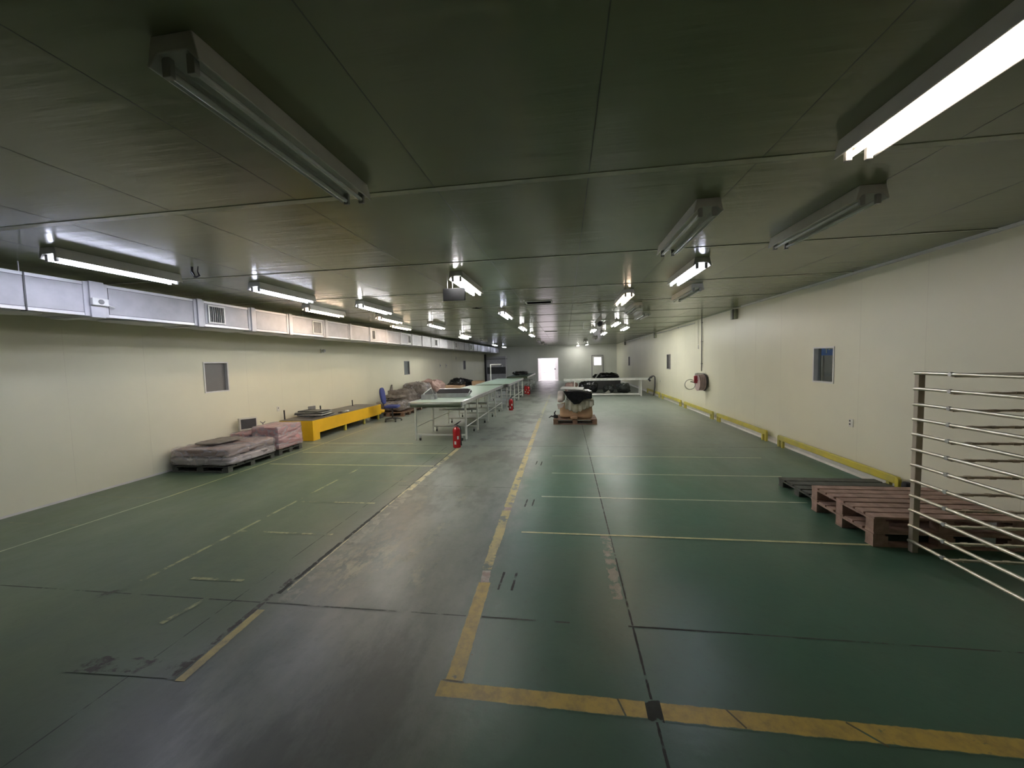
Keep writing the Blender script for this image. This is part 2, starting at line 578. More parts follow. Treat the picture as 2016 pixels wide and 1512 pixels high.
winL = [(6.66, 7.22, 1.35, 1.97), (16.20, 16.78, 1.33, 1.95), (26.15, 26.75, 1.30, 1.92)]
winR = [(6.88, 7.41, 1.34, 1.95), (16.68, 17.25, 1.32, 1.95), (26.80, 27.35, 1.30, 1.92)]
T = 0.12
mb = wall_cells('x', XL - T, XL, YB, YF + T, -0.0, H, winL)
for k in range(0, 33):
    yj = 1.05 * k + 0.35
    if yj < YF and not any(h[0] - 0.05 < yj < h[1] + 0.05 for h in winL):
        mb.box(XL - 0.001, XL + 0.0008, yj - 0.0018, yj + 0.0018, 0.0, H, 1)
struct(mb.build('wall_left', ['wall', 'joint']))
mb = wall_cells('x', XR, XR + T, YB, YF + T, -0.0, H, winR)
for k in range(0, 33):
    yj = 1.05 * k + 0.05
    if yj < YF and not any(h[0] - 0.05 < yj < h[1] + 0.05 for h in winR):
        mb.box(XR - 0.0008, XR + 0.001, yj - 0.0018, yj + 0.0018, 0.0, H, 1)
struct(mb.build('wall_right', ['wall', 'joint']))
DOOR = (-2.46, -0.57, 0.0, 2.03)
D2W = (2.42, 3.05, 1.27, 1.96)
struct(wall_cells('y', YF, YF + T, XL, XR, 0.0, H, [DOOR, D2W]).build('wall_back', 'wall_far'))
struct(MB().box(XL, XR, YB - T, YB, 0, H).build('wall_front', 'wall'))

# floor slab with its painted lines and joints laid on it in the same mesh
FM = ['floor', 'tape', 'tape_worn', 'thin', 'thin_white', 'thin_worn', 'ghost', 'crack', 'dirt_band', 'red_patch', 'scuff', 'aisle_worn', 'joint_soft', 'dirt_streak']
fb = MB().box(XL - T, XR + T, YB - T, YF + T, -0.15, 0.0, 0)
_lz = [0.0008]


def line(x0, y0, x1, y1, w, key, ext=0.0):
    a, b_ = Vector((x0, y0, 0)), Vector((x1, y1, 0))
    t = (b_ - a)
    L = t.length
    t.normalize()
    n = Vector((-t.y, t.x, 0)) * (w / 2)
    _lz[0] += 0.00003
    z = Vector((0, 0, _lz[0]))
    fb.quad([a - n + z, b_ - n + z, b_ + n + z, a + n + z] if True else None, FM.index(key), [(0, 0), (0, L), (1, L), (1, 0)])


# joints in the slab
line(0.43, -1, 0.43, 8.0, 0.016, 'crack')
line(0.43, 8.0, 0.42, 24, 0.010, 'crack')
line(0.37, 2.9, 0.38, 4.0, 0.10, 'scuff')
line(XL, 2.55, 0.0, 2.60, 0.016, 'joint_soft')
line(0.4, 2.605, 1.2, 2.61, 0.016, 'crack')
line(1.2, 2.61, XR, 2.62, 0.012, 'joint_soft')
line(-2.66, 0.5, -2.60, 8.0, 0.010, 'joint_soft')
for y in (8.05, 13.5, 18.9, 24.3, 29.6):
    line(XL, y, XR, y + 0.05, 0.022, 'joint_soft')
line(-2.55, 5.4, -0.8, 5.4, 0.014, 'joint_soft')
# heavy yellow tape: corner at the front, then up the hall
line(-0.75, 1.975, 0.395, 1.969, 0.115, 'tape')
line(0.462, 1.968, 4.2, 1.955, 0.118, 'tape')
line(0.39, 1.97, 0.47, 1.968, 0.13, 'crack')
line(0.28, 1.92, 0.25, 2.02, 0.010, 'dirt_streak')
line(0.86, 1.92, 0.80, 2.02, 0.010, 'dirt_streak')
line(1.47, 1.90, 1.36, 2.01, 0.012, 'dirt_streak')
line(-0.74, 2.21, -0.61, 2.24, 0.012, 'dirt_streak')

line(-0.672, 2.036, -0.70, 3.02, 0.115, 'tape')
line(-0.74, 2.035, -0.61, 2.03, 0.012, 'dirt_streak')
line(-0.70, 3.02, -0.72, 3.20, 0.085, 'red_patch')
line(-0.72, 3.22, -0.735, 3.75, 0.10, 'tape_worn')
line(-0.73, 3.62, -0.75, 4.55, 0.115, 'tape_worn')
line(-0.745, 4.55, -0.745, 4.66, 0.10, 'red_patch')
line(-0.75, 4.66, -0.77, 6.3, 0.12, 'tape_worn')
line(-0.77, 6.3, -0.82, 11.5, 0.11, 'tape_worn')
line(-0.82, 11.5, -0.84, 20.0, 0.10, 'thin_worn')
for (x, y) in ((-0.57, 3.06), (-0.46, 3.06), (-0.54, 4.82), (-0.45, 4.82), (-0.55, 6.75), (-0.46, 6.72)):
    line(x, y - 0.13, x + 0.01, y + 0.13, 0.022, 'crack')
# worn yellow edge of the aisle on the left
line(-2.30, 1.85, -2.33, 2.50, 0.07, 'tape_worn')
line(-2.37, 1.85, -2.39, 3.0, 0.05, 'dirt_band')
line(-2.27, 2.75, -2.29, 4.4, 0.10, 'aisle_worn')
line(-2.35, 2.7, -2.34, 4.6, 0.045, 'crack')
line(-2.29, 4.4, -2.30, 5.9, 0.10, 'aisle_worn')
line(-2.30, 5.9, -2.31, 8.0, 0.10, 'aisle_worn')
line(-2.35, 4.6, -2.36, 8.0, 0.022, 'joint_soft')
line(-2.22, 2.6, -2.24, 5.2, 0.16, 'scuff')
line(-3.72, 2.75, -3.69, 3.65, 0.045, 'thin_worn')
line(-3.69, 3.65, -3.66, 6.4, 0.045, 'thin_worn')
line(-5.86, 2.9, -5.74, 4.7, 0.035, 'thin_white')
line(-5.74, 4.7, -5.68, 10.4, 0.035, 'thin')
# cross lines
for y, a, b_, k in ((3.98, -0.50, 2.92, 'thin'), (5.07, -0.35, 2.94, 'thin_white'), (6.15, -0.25, 3.2, 'thin_white'), (7.27, -0.28, 3.44, 'thin_white'), (8.34, -0.6, 3.36, 'ghost'), (9.4, -0.6, 3.5, 'ghost'), (10.5, 1.2, 3.6, 'ghost')):
    line(a, y, b_, y + 0.01, 0.035 if k != 'ghost' else 0.03, k)
for y, a, b_, k in ((3.73, -3.68, -2.55, 'thin_worn'), (4.65, -3.62, -2.54, 'thin_worn'), (5.57, -3.65, -2.5, 'ghost'), (6.44, -5.6, -2.36, 'thin'), (7.36, -5.6, -2.4, 'thin'), (8.26, -6.2, -3.5, 'thin'),
                    (4.6, -6.9, -5.85, 'ghost'), (3.7, -6.9, -5.85, 'ghost'), (5.6, -6.9, -5.8, 'ghost'), (2.83, -3.3, -2.8, 'thin_worn'), (1.93, -3.2, -2.5, 'ghost')):
    line(a, y, b_, y + 0.01, 0.04, k)
line(-2.95, 2.28, -2.88, 2.62, 0.05, 'thin_worn')
line(-3.10, 1.90, -2.35, 1.93, 0.14, 'dirt_band')
line(-3.84, 2.50, -3.72, 2.66, 0.06, 'dirt_band')
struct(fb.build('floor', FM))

cb = MB().box(XL, XR, YB, YF, H, H + 0.1, 0)
for k in range(-2, 17):
    y = 2.63 + 1.93 * k
    if y < YF - 0.1:
        w = 0.030 if k == 0 else 0.018
        cb.box(XL, XR, y - w, y + w, H - 0.004, H, 2)
        if k != 0:
            cb.box(XL, XR, y - w - 0.003, y - w, H - 0.0045, H, 1)
for k in range(-6, 10):
    x = -1.91 + 1.04 * k
    if XL < x < XR - 0.1:
        cb.box(x - 0.003, x + 0.003, YB, YF, H - 0.0008, H, 1)
struct(cb.build('ceiling', ['ceiling', 'ceil_joint', 'ceil_strip']))

# trims
struct(MB().prism([(XR, 0.0), (XR, 0.10), (XR - 0.012, 0.10), (XR - 0.03, 0.03), (XR - 0.06, 0.0)], 3.0, YF, 'y').build('baseboard_right', 'cove'))
struct(MB().box(XL, XL + 0.008, YB, YF, 0.0, 0.03).build('baseboard_left', 'cove'))
struct(MB().box(XR - 0.03, XR, YB, 10.2, H - 0.035, H).build('trim_1', 'white'))
struct(MB().box(XR - 0.018, XR, 10.2, YF, H - 0.02, H).build('trim_2', 'green_pipe'))


def window(n, side, h, pane, fr='white'):
    y0, y1, z0, z1 = h
    s = -1 if side == 'L' else 1
    xw = XL if side == 'L' else XR
    fx = sorted((xw - s * 0.012, xw + s * 0.09))
    mb = MB()
    w = 0.025
    mb.box(fx[0], fx[1], y0, y0 + w, z0, z1).box(fx[0], fx[1], y1 - w, y1, z0, z1)
    mb.box(fx[0], fx[1], y0 + w, y1 - w, z0, z0 + w).box(fx[0], fx[1], y0 + w, y1 - w, z1 - w, z1)
    e = thing_struct('window_%d' % n, (0, 0, 0))
    mb.build('window_frame', fr, e)
    px = sorted((xw + s * 0.055, xw + s * 0.062))
    MB().box(px[0], px[1], y0 + w, y1 - w, z0 + w, z1 - w).build('window_pane', pane, e)
    return e


def thing_struct(name, loc):
    o = bpy.data.objects.new(name, None)
    COL.objects.link(o)
    o.location = loc
    o['kind'] = 'structure'
    return o


window(1, 'L', winL[0], 'pane_grey')
window(2, 'L', winL[1], 'pane_blue', 'louvre')
window(3, 'L', winL[2], 'pane_grey', 'louvre')
window(4, 'R', winR[0], 'glass')
window(5, 'R', winR[1], 'pane_grey', 'louvre')
window(6, 'R', winR[2], 'pane_grey', 'louvre')
# the dim passage seen through the right window
struct(MB().box(XR + T, XR + 1.6, 5.4, 5.45, 0.5, 2.9).box(XR + T, XR + 1.6, 12.0, 12.05, 0.5, 2.9)
       .box(XR + 1.6, XR + 1.65, 5.4, 12.05, 0.5, 2.9).box(XR + T, XR + 1.6, 5.45, 12.0, 0.45, 0.5)
       .box(XR + T, XR + 1.6, 5.45, 12.0, 2.9, 2.95).build('wall_passage', 'grey'))
t = thing('ceiling_light', 'added tube brightening the dim passage behind the right window, out of sight', 'ceiling light', (XR + 0.9, 8.6, 2.899), 0, 'fluorescent ceiling lights')  # added unseen lamp that brightens the view through the right window
MB().box(-0.05, 0.05, -0.6, 0.6, -0.05, 0).build('housing', 'housing', t)
MB().tube([(0, -0.55, -0.075), (0, 0.55, -0.075)], 0.0135, 8).build('tube', 'tube_neutral', t)
t = thing('hanging_banner', 'blue banner with white lettering seen through the near right window', 'banner')
MB().box(XR + 0.50, XR + 0.51, 7.58, 8.25, 1.80, 2.25).build('banner_sheet', 'blue_sign', t)
MB().box(XR + 0.494, XR + 0.498, 7.88, 7.90, 1.84, 1.92).box(XR + 0.494, XR + 0.498, 7.84, 7.94, 1.92, 1.935).box(XR + 0.494, XR + 0.498, 7.80, 7.83, 1.90, 1.93).box(XR + 0.494, XR + 0.498, 7.72, 7.79, 1.915, 1.935).build('lettering', 'white', t)
tag(MB().box(XR + 0.44, XR + 0.47, 7.90, 7.93, 0.5, 1.80).build('white_post', 'white'), 'slim white post standing behind the near right window', 'post')

# ---- far wall: open door to daylight, small glazed door, big panel door
e = thing_struct('door_1', (0, 0, 0))
x0, x1, z1 = DOOR[0], DOOR[1], DOOR[3]
MB().box(x0, x0 + 0.06, YF - 0.03, YF + T + 0.02, 0, z1 - 0.06).box(x1 - 0.06, x1, YF - 0.03, YF + T + 0.02, 0, z1 - 0.06) \
    .box(x0, x1, YF - 0.03, YF + T + 0.02, z1 - 0.06, z1).build('door_frame', 'white', e)
lf = MB().box(0, 0.045, 0, 0.92, 0.02, 1.95).build('door_leaf', 'white', e)
lf.location = (x1 - 0.07, YF + T + 0.02, 0)
lf.rotation_euler = (0, 0, radians(22))
MB().box(-0.05, 0.0, 0.70, 0.84, 0.95, 1.05).box(-0.09, -0.05, 0.72, 0.76, 0.97, 1.03).build('door_handle', 'dark', lf)
lf = MB().box(-0.045, 0, 0, 0.92, 0.02, 1.95).build('door_leaf', 'white', e)
lf.location = (x0 + 0.07, YF + T + 0.02, 0)
lf.rotation_euler = (0, 0, radians(-14))
e = thing_struct('door_2', (0, 0, 0))
mb = wall_cells('y', YF - 0.04, YF - 0.002, 2.28, 3.16, 0.012, 2.07, [D2W])
mb.build('door_leaf', 'wall_far', e)
MB().box(2.22, 2.28, YF - 0.06, YF - 0.001, 0, 2.14).box(3.16, 3.22, YF - 0.06, YF - 0.001, 0, 2.14).box(2.28, 3.16, YF - 0.06, YF - 0.001, 2.07, 2.14).build('door_frame', 'grey', e)
MB().box(D2W[0], D2W[1], YF + 0.03, YF + 0.036, D2W[2], D2W[3]).build('window_pane', 'glass', e)
e = thing_struct('door_3', (0, 0, 0))
mb = MB().box(-6.98, -5.16, YF - 0.22, YF - 0.002, 0.0, 0.70).box(-6.98, -5.16, YF - 0.22, YF - 0.002, 1.31, 2.24)
mb.box(-6.98, -6.93, YF - 0.22, YF - 0.002, 0.70, 1.31).box(-5.24, -5.16, YF - 0.22, YF - 0.002, 0.70, 1.31)
mb.build('door_leaf', 'duct', e)
MB().box(-6.93, -5.24, YF - 0.19, YF - 0.01, 0.70, 1.31).build('window_pane', 'dark', e)
MB().box(-6.99, -5.10, YF - 0.26, YF - 0.222, 1.98, 2.06).build('door_track', 'grey', e)
MB().box(-5.24, -5.15, YF - 0.26, YF - 0.222, 0.0, 2.24).build('door_frame', 'white', e)
MB().box(-7.12, -7.00, YF - 0.40, YF - 0.002, 0.0, 2.45).build('dark_gap_block', 'black', e)  # solid black block stands in for the shade of the gap beside this door

# the daylit yard behind the open door
struct(MB().box(-22, 22, YF + T, YF + 34, -0.15, -0.02).build('floor_yard', 'concrete'))
struct(MB().box(-12, 12, YF + 16, YF + 16.3, -0.02, 6).build('wall_yard', 'yard_wall'))
tag(MB().box(-9, 9, YF + 11.0, YF + 11.1, 0.32, 0.40).box(-9, -8.9, YF + 11.0, YF + 11.1, -0.02, 0.32).box(8.9, 9, YF + 11.0, YF + 11.1, -0.02, 0.32)
    .build('kerb_rail', 'galv'), 'low grey rail across the bright yard beyond the open door', 'rail')
t = thing('potted_shrub', 'pale bare shrub in a pot outside the open door', 'plant', (-2.95, YF + 3.8, -0.02))
MB().lathe([(0.14, 0), (0.2, 0.35), (0.18, 0.35), (0.16, 0.3)], n=14).build('pot', 'grey', t)
random.seed(4)
mb = MB()
for k in range(26):
    a, rr_, h_ = random.uniform(0, 6.28), random.uniform(0.05, 0.42), random.uniform(0.5, 1.25)
    mb.tube([(0, 0, 0.3), (rr_ * 0.5 * cos(a), rr_ * 0.5 * sin(a), h_ * 0.7), (rr_ * cos(a), rr_ * sin(a), h_)], 0.008, 5)
mb.build('stems', 'wood_old', t)
mb = MB()
for k in range(60):
    a, rr_, h_ = random.uniform(0, 6.28), random.uniform(0.05, 0.4), random.uniform(0.45, 1.2)
    c_ = Vector((rr_ * cos(a), rr_ * sin(a), h_))
    d1, d2 = Vector((random.uniform(-1, 1), random.uniform(-1, 1), random.uniform(-1, 1))).normalized() * 0.06, Vector((random.uniform(-1, 1), random.uniform(-1, 1), 0.3)).normalized() * 0.03
    mb.quad([c_ - d1, c_ + d2, c_ + d1, c_ - d2])
mb.build('leaves', 'leaf', t)


# ------------------------------------------------------------------ ceiling lights
def make_light(mkey):
    e = bpy.data.objects.new('ceiling_light', None)
    e.empty_display_size = 0.1
    COL.objects.link(e)
    L = 1.16
    MB().prism([(-0.085, 0.0), (0.085, 0.0), (0.108, -0.103), (0.099, -0.104), (0.060, -0.062), (-0.060, -0.062), (-0.099, -0.104), (-0.108, -0.103)], -L / 2 - 0.03, L / 2 + 0.03, 'y').build('housing', 'housing', e, bevel=0.004)
    for sx in (-1, 1):
        MB().tube([(sx * 0.052, -L / 2 + 0.012, -0.108), (sx * 0.052, L / 2 - 0.012, -0.108)], 0.0135, 12).build('tube', mkey, e, smooth=True)
        for sy in (-1, 1):
            y = sy * (L / 2)
            MB().box(sx * 0.052 - 0.017, sx * 0.052 + 0.017, y - 0.011, y + 0.011, -0.130, -0.055).build('socket', 'lamp_end', e, bevel=0.003)
    return e


protos = {}
lights = [
    # x, y centre, kind, label
    (-1.38, 1.87, 'off', 'unlit twin-tube ceiling light, large and near at upper left of the photo'),
    (1.10, 3.78, 'off', 'unlit twin-tube ceiling light just above the bright one right of the centre line'),
    (2.21, 3.77, 'off', 'unlit twin-tube ceiling light nearest the right wall'),
    (1.64, 1.88, 'dim', 'glowing twin-tube light cut by the upper right edge of the photo'),
    (-4.92, 3.70, 'cool', 'lit twin-tube ceiling light nearest the camera beside the air duct, at far left'),
    (-4.36, 1.75, 'dim_cool', 'lit ceiling light whose tip just shows at the left edge of the photo'),
    (-4.35, 5.53, 'cool', 'lit tube light right of the dark ceiling hooks, second from left edge'),
    (-5.03, 7.55, 'warm', 'lit tube light beside the peach coloured duct sections, touching the light before it'),
    (-3.83, 7.43, 'neutral', 'lit tube light highest of the cluster between duct and hanging sign'),
    (-4.45, 9.38, 'warm', 'lit tube light in the middle of the diagonal of three near the duct'),
    (-5.07, 11.45, 'warm', 'lit tube light lowest of the diagonal of three, closest to the duct'),
    (-3.93, 11.48, 'neutral', 'lit tube light alone between the duct diagonal and the hanging sign'),
    (-4.24, 16.2, 'neutral', 'upper of two lit lights side by side far down the duct'),
    (-4.66, 17.4, 'neutral', 'lower of two lit lights side by side far down the duct'),
    (-4.44, 20.7, 'off', 'small unlit tube light far down the duct, past the lit pair'),
    (-4.91, 26.6, 'cool', 'tiny lit light far down beside the duct, next to last before the end wall'),
    (-4.94, 30.9, 'cool', 'tiny lit light above the far end of the duct, last of its row'),
    (-1.42, 5.60, 'neutral', 'bright lit twin-tube light directly above the hanging dark sign'),
    (-1.43, 9.40, 'cool', 'lit light right of the hanging sign, second of the centre left row'),
    (-1.46, 13.5, 'neutral', 'lit light left of the ceiling vents, third of the centre left row'),
    (-1.48, 17.4, 'neutral', 'small lit light, fourth of the centre left row'),
    (-1.52, 22.3, 'off', 'tiny unlit light behind the centre left row of lit ones'),
    (-1.52, 26.2, 'off', 'tiny unlit light near the end wall left of the open door axis'),
    (-1.52, 30.2, 'off', 'tiniest unlit light just before the end wall above the open door'),
    (1.12, 7.62, 'warm', 'orange tinted lit light nearest the centre line on the right side'),
    (1.67, 5.62, 'cool', 'brightest white lit light right of centre with twin reflections above it'),
    (2.19, 7.40, 'off', 'unlit tube light with a peach side just below the brightest right light'),
    (1.58, 9.30, 'off', 'unlit light below and right of the orange tinted one'),
    (2.10, 11.0, 'off', 'small unlit light, second below the orange tinted one'),
    (1.66, 13.1, 'neutral', 'left of two small lit lights near the right wall'),
    (2.26, 15.2, 'neutral', 'right of two small lit lights, closest to the right wall'),
    (1.11, 15.7, 'neutral', 'small lit light under the pipe loop on the ceiling right of centre'),
    (1.72, 17.7, 'neutral', 'small lit light right of the one under the ceiling pipe loop'),
    (1.68, 22.2, 'off', 'tiny dark unlit light beyond the lit right rows'),
    (1.30, 24.9, 'off', 'tiny dark unlit light, last before the lit pair at the end wall'),
    (1.05, 32.6, 'neutral', 'left of the tiny lit lights against the end wall'),
    (1.70, 30.8, 'neutral', 'right of the tiny lit lights against the end wall'),
]
for x, y, k, lab in lights:
    if k not in protos:
        o = protos[k] = make_light('tube_' + k)
    else:
        o = copy_tree(protos[k])
    o.location = (x, y, H - 0.0005)
    tag(o, lab, 'ceiling light', 'fluorescent ceiling lights')

# ------------------------------------------------------------------ air duct along the left wall
DX0, DX1, DZ0, DZ1 = -6.34, -5.76, 2.53, 2.93
t = thing('air_duct', 'long pale sectional air duct hung along the left wall under the ceiling', 'air duct')
MB().box(DX0, DX1, 0.2, 33.3, DZ0, DZ1).build('duct_body', 'duct', t)
for z in (DZ0, DZ1):
    s = 1 if z == DZ0 else -1
    a, b_ = sorted((z - s * 0.004, z + s * 0.030))
    MB().box(DX1 - 0.03, DX1 + 0.005, 0.2, 33.3, a, b_).build('edge_strip', 'duct_edge', t)
fl_ys = [1.0, 2.2, 4.03, 5.38, 6.42, 7.40, 8.62, 9.68, 10.75, 11.82, 12.88, 13.9, 14.95, 16.0, 17.1, 18.2, 19.3, 20.4, 21.5, 22.6, 23.7, 24.8, 25.9, 27.0, 28.1, 29.2, 30.3, 31.4, 32.5]
for y in fl_ys:
    big = 0.15 if y < 4.5 else 0.085
    mb = MB().box(DX0 - 0.02, DX1 + 0.034, y - big / 2, y + big / 2, DZ0 - 0.022, DZ1 + 0.02)
    mb.box(DX0 - 0.01, DX1 + 0.012, y - big / 2 - 0.05, y + big / 2 + 0.05, DZ0 - 0.010, DZ1 + 0.010)
    mb.build('joint_collar', 'duct_joint', t, bevel=0.006)
mb = MB()
for z in (DZ0 + 0.034, DZ1 - 0.036):
    mb.box(DX1, DX1 + 0.0015, 0.2, 33.3, z, z + 0.004)
mb.build('dark_edge_line', 'dark', t)  # thin dark lines on the duct face beside the edge strips
for y in fl_ys:
    big = 0.15 if y < 4.5 else 0.085
    MB().box(DX1, DX1 + 0.0022, y + big / 2 + 0.055, y + big / 2 + 0.062, DZ0 + 0.03, DZ1 - 0.03).build('panel_seam', 'dark', t)
for y in (0.75, 3.40, 6.25):
    if y == 3.40:
        MB().box(DX1 + 0.0055, DX1 + 0.009, y - 0.007, y + 0.007, DZ0 - 0.012, DZ1 + 0.008).box(DX0, DX1 + 0.009, y - 0.007, y + 0.007, DZ0 - 0.012, DZ0 - 0.005).build('strap', 'black', t)
for y in (0.6, 3.40, 7.9, 12.35, 16.6, 21.0, 25.3, 29.7):
    for x in (DX0 + 0.05, DX1 - 0.05):
        MB().tube([(x, y, DZ1), (x, y, H - 0.001)], 0.006, 6).build('hanger_rod', 'galv', t)
# bulging insulation pillows under the duct
for i, y in enumerate((3.2, 4.75, 6.0, 7.0, 8.0, 9.2, 10.2)):
    MB().lump(DX0 + 0.02, DX1 - 0.05, y - 0.45, y + 0.45, DZ0 - 0.035, DZ0 + 0.03, seed=i, amp=0.008, power=3, n=8).build('underside_panel', 'duct_joint', t, smooth=True)
for i, (y0, y1) in enumerate(((5.53, 5.84), (8.13, 8.46), (10.84, 11.06), (13.50, 13.78), (16.45, 16.80), (19.6, 19.95), (22.9, 23.2))):
    g = MB()
    xa, xb = DX1 + 0.006, DX1 + 0.018
    z0, z1 = DZ0 + 0.055, DZ1 - 0.05
    g.box(xa, xb, y0, y0 + 0.025, z0, z1).box(xa, xb, y1 - 0.025, y1, z0, z1).box(xa, xb, y0 + 0.025, y1 - 0.025, z0, z0 + 0.022).box(xa, xb, y0 + 0.025, y1 - 0.025, z1 - 0.022, z1)
    gf = g.build('air_grille', 'white', t)
    MB().box(xa - 0.0045, xa - 0.0005, y0 + 0.02, y1 - 0.02, z0 + 0.02, z1 - 0.02).build('opening', 'black' if i == 0 else 'louvre', gf)
    mb = MB()
    n = 7
    for k in range(n):
        yy = y0 + 0.03 + (y1 - y0 - 0.06) * (k + 0.5) / n
        w = 0.003 if k in (1, 2, 5) else 0.0015
        mb.box(xa, xb - 0.002, yy - w, yy + w, z0 + 0.02, z1 - 0.02)
    mb.build('louvre_blades', 'louvre', gf)

t = thing('alarm_sounder', 'small white box device with grey swirl mounted on the duct collar at left', 'alarm', (DX1 + 0.036, 4.03, 2.70))
MB().box(0, 0.045, -0.085, 0.085, -0.045, 0.045).build('casing', 'white', t, bevel=0.01)
MB().lathe([(0.030, 0.046), (0.030, 0.052), (0.012, 0.056)], axis='x', n=16).build('speaker', 'grey', t)
MB().tube([(0.02, 0.085, -0.03), (0.02, 0.13, -0.045), (0.015, 0.16, -0.05)], 0.008, 6).build('cable', 'white', t)

# ------------------------------------------------------------------ things on the ceiling
t = thing('hanging_sign', 'dark grey sign panel hanging on two thin rods under a lit tube', 'sign', (-1.50, 5.15, 0))
MB().box(-0.155, 0.155, -0.012, 0.012, 2.69, 2.86).build('sign_panel', 'sign', t, bevel=0.004)
for x in (-0.09, -0.02):
    MB().tube([(x, 0, 2.86), (x, 0, H - 0.001)], 0.004, 6).build('rod', 'white', t)
for (x, y, w, d, lab) in ((-0.53, 8.05, 0.56, 0.36, 'dark slot air vent set in the ceiling near the hanging sign'), (-0.58, 16.4, 0.55, 0.36, 'thin far slot vent in the ceiling glare before the open door')):
    t = thing('ceiling_vent', lab, 'vent', (x, y, H))
    g = MB()
    g.box(-w / 2, w / 2, -d / 2, -d / 2 + 0.03, -0.012, -0.001).box(-w / 2, w / 2, d / 2 - 0.03, d / 2, -0.012, -0.001)
    g.box(-w / 2, -w / 2 + 0.03, -d / 2 + 0.03, d / 2 - 0.03, -0.012, -0.001).box(w / 2 - 0.03, w / 2, -d / 2 + 0.03, d / 2 - 0.03, -0.012, -0.001)
    g.build('vent_frame', 'housing', t)
    MB().box(-w / 2 + 0.03, w / 2 - 0.03, -d / 2 + 0.03, d / 2 - 0.03, -0.006, -0.001).build('opening', 'void', t)
t = thing('ceiling_hatch', 'small dark diamond shaped gap in the ceiling just past the hanging sign', 'hatch', (-1.95, 8.5, H))
MB().prism([(-0.12, 0), (0, -0.10), (0.12, 0), (0, 0.10)], -0.005, -0.001, 'z').build('opening', 'void', t)

t = thing('cable_hook', 'pair of short dark cable ends hanging from the ceiling, left side', 'cable', (-4.30, 4.02, H))
MB().tube([(-0.05, 0, -0.001), (-0.055, 0, -0.05), (-0.02, 0, -0.11)], [0.012, 0.012, 0.006], 8).build('cable_end', 'black', t)
MB().tube([(0.03, 0, -0.001), (0.02, 0, -0.06), (0.04, 0, -0.11), (0.0, 0, -0.125), (-0.03, 0, -0.12)], [0.004, 0.006, 0.011, 0.011, 0.011], 8).build('cable_end', 'black', t)
MB().tube([(-0.05, 0, -0.03), (-0.075, 0, -0.07), (-0.05, 0, -0.10), (-0.02, 0, -0.11)], 0.005, 6).build('cable_loop', 'black', t)

t = thing('projector', 'small white bracketed device with a dark round lens hung from the right ceiling', 'projector', (0.98, 10.9, H))
MB().prism([(-0.17, -0.20), (0.0, -0.001), (0.03, -0.001), (0.03, -0.13), (-0.14, -0.26)], -0.02, 0.02, 'y').build('bracket', 'white', t)
MB().lathe([(0.05, -0.05), (0.075, 0.0), (0.075, 0.09)], c=(-0.02, 0, -0.24), axis='y').build('lens_body', 'dark', t)
MB().tube([(0.03, 0, -0.27), (0.20, 0.02, -0.16)], 0.028, 10).build('arm', 'white', t)
MB().tube([(-0.15, 0, -0.19), (-0.45, 0, -0.19), (-0.47, 0, -0.23), (-0.47, 0.0, -0.38), (-0.08, 0, -0.38)], 0.010, 8).build('pipe_loop', 'white', t)

# conduit and brackets along the right wall
t = thing('wall_conduit', 'thin light conduit running high along the far right wall', 'conduit')
MB().tube([(XR - 0.02, 13.62, 2.95), (XR - 0.02, 30.0, 2.95)], 0.014, 8).build('conduit_run', 'alu', t)
for y in (15.5, 19.3, 23.2, 27.0):
    MB().box(XR - 0.036, XR - 0.001, y - 0.01, y + 0.01, 2.93, 2.972).build('clip', 'grey', t)
for (y, lab) in ((10.55, 'largest olive bracket box on the right wall just under the ceiling'), (19.25, 'second olive bracket box high on the right wall, past the hose pipe'), (28.5, 'far olive bracket box high on the right wall near the end corner')):
    t = thing('wall_bracket', lab, 'bracket', (XR, y, 0))
    MB().box(-0.08, -0.001, -0.13, 0.13, 2.76, 3.01).build('casing', 'green_pipe', t, bevel=0.012)
    MB().box(-0.12, -0.08, -0.10, -0.05, 2.76, 3.01).build('side_pipe', 'pipe', t, bevel=0.01)

# ------------------------------------------------------------------ sockets, switches
def plate(name, x, y, z, w, h, label, cat, holes):
    s = 1 if x < 0 else -1
    t = thing(name, label, cat, (x, y, z))
    a, b_ = sorted((s * 0.001, s * 0.012))
    MB().box(a, b_, -w / 2, w / 2, -h / 2, h / 2).build('face_plate', 'offwhite', t, bevel=0.003)
    for (dy, dz, r) in holes:
        MB().lathe([(r, 0.0), (r, 0.003)] if s > 0 else [(r, -0.003), (r, 0.0)], c=(s * 0.012, dy, dz), axis='x', n=10).build('outlet' if cat == 'socket' else 'switch_rocker', 'dark', t)
    return t


plate('wall_socket', XR, 6.47, 0.765, 0.085, 0.125, 'white double socket on the right wall between window and pallets', 'socket', [(0.015, 0.03, 0.014), (0.015, -0.02, 0.014)])
plate('wall_socket', XR, 18.4, 0.72, 0.09, 0.12, 'small white socket on the far right wall beside the white bench hose', 'socket', [(0, 0, 0.015)])
plate('wall_socket', XL, 8.57, 0.79, 0.09, 0.12, 'white socket on the left wall above the near end of the yellow platform', 'socket', [(0, 0.02, 0.014)])
plate('wall_switch', XL, 21.15, 1.66, 0.22, 0.22, 'nearer of two white wall boxes high on the far left wall', 'switch', [(0.03, 0, 0.04)])
plate('wall_switch', XL, 22.25, 1.64, 0.24, 0.24, 'farther of two white wall boxes high on the far left wall', 'switch', [(0.03, 0, 0.04)])
plate('wall_switch', XL, 24.4, 2.10, 0.14, 0.26, 'small grey box high on the far left wall past the white pair', 'switch', [(0.0, 0, 0.03)])
plate('call_button', XR, 13.30, 2.14, 0.08, 0.13, 'small box with a dark button on the right wall beside the hose pipe', 'button', [(0, 0.03, 0.02), (0, -0.03, 0.022)])
t = thing('security_camera', 'small white camera on the left wall under the duct', 'camera', (XL, 10.4, 2.27))
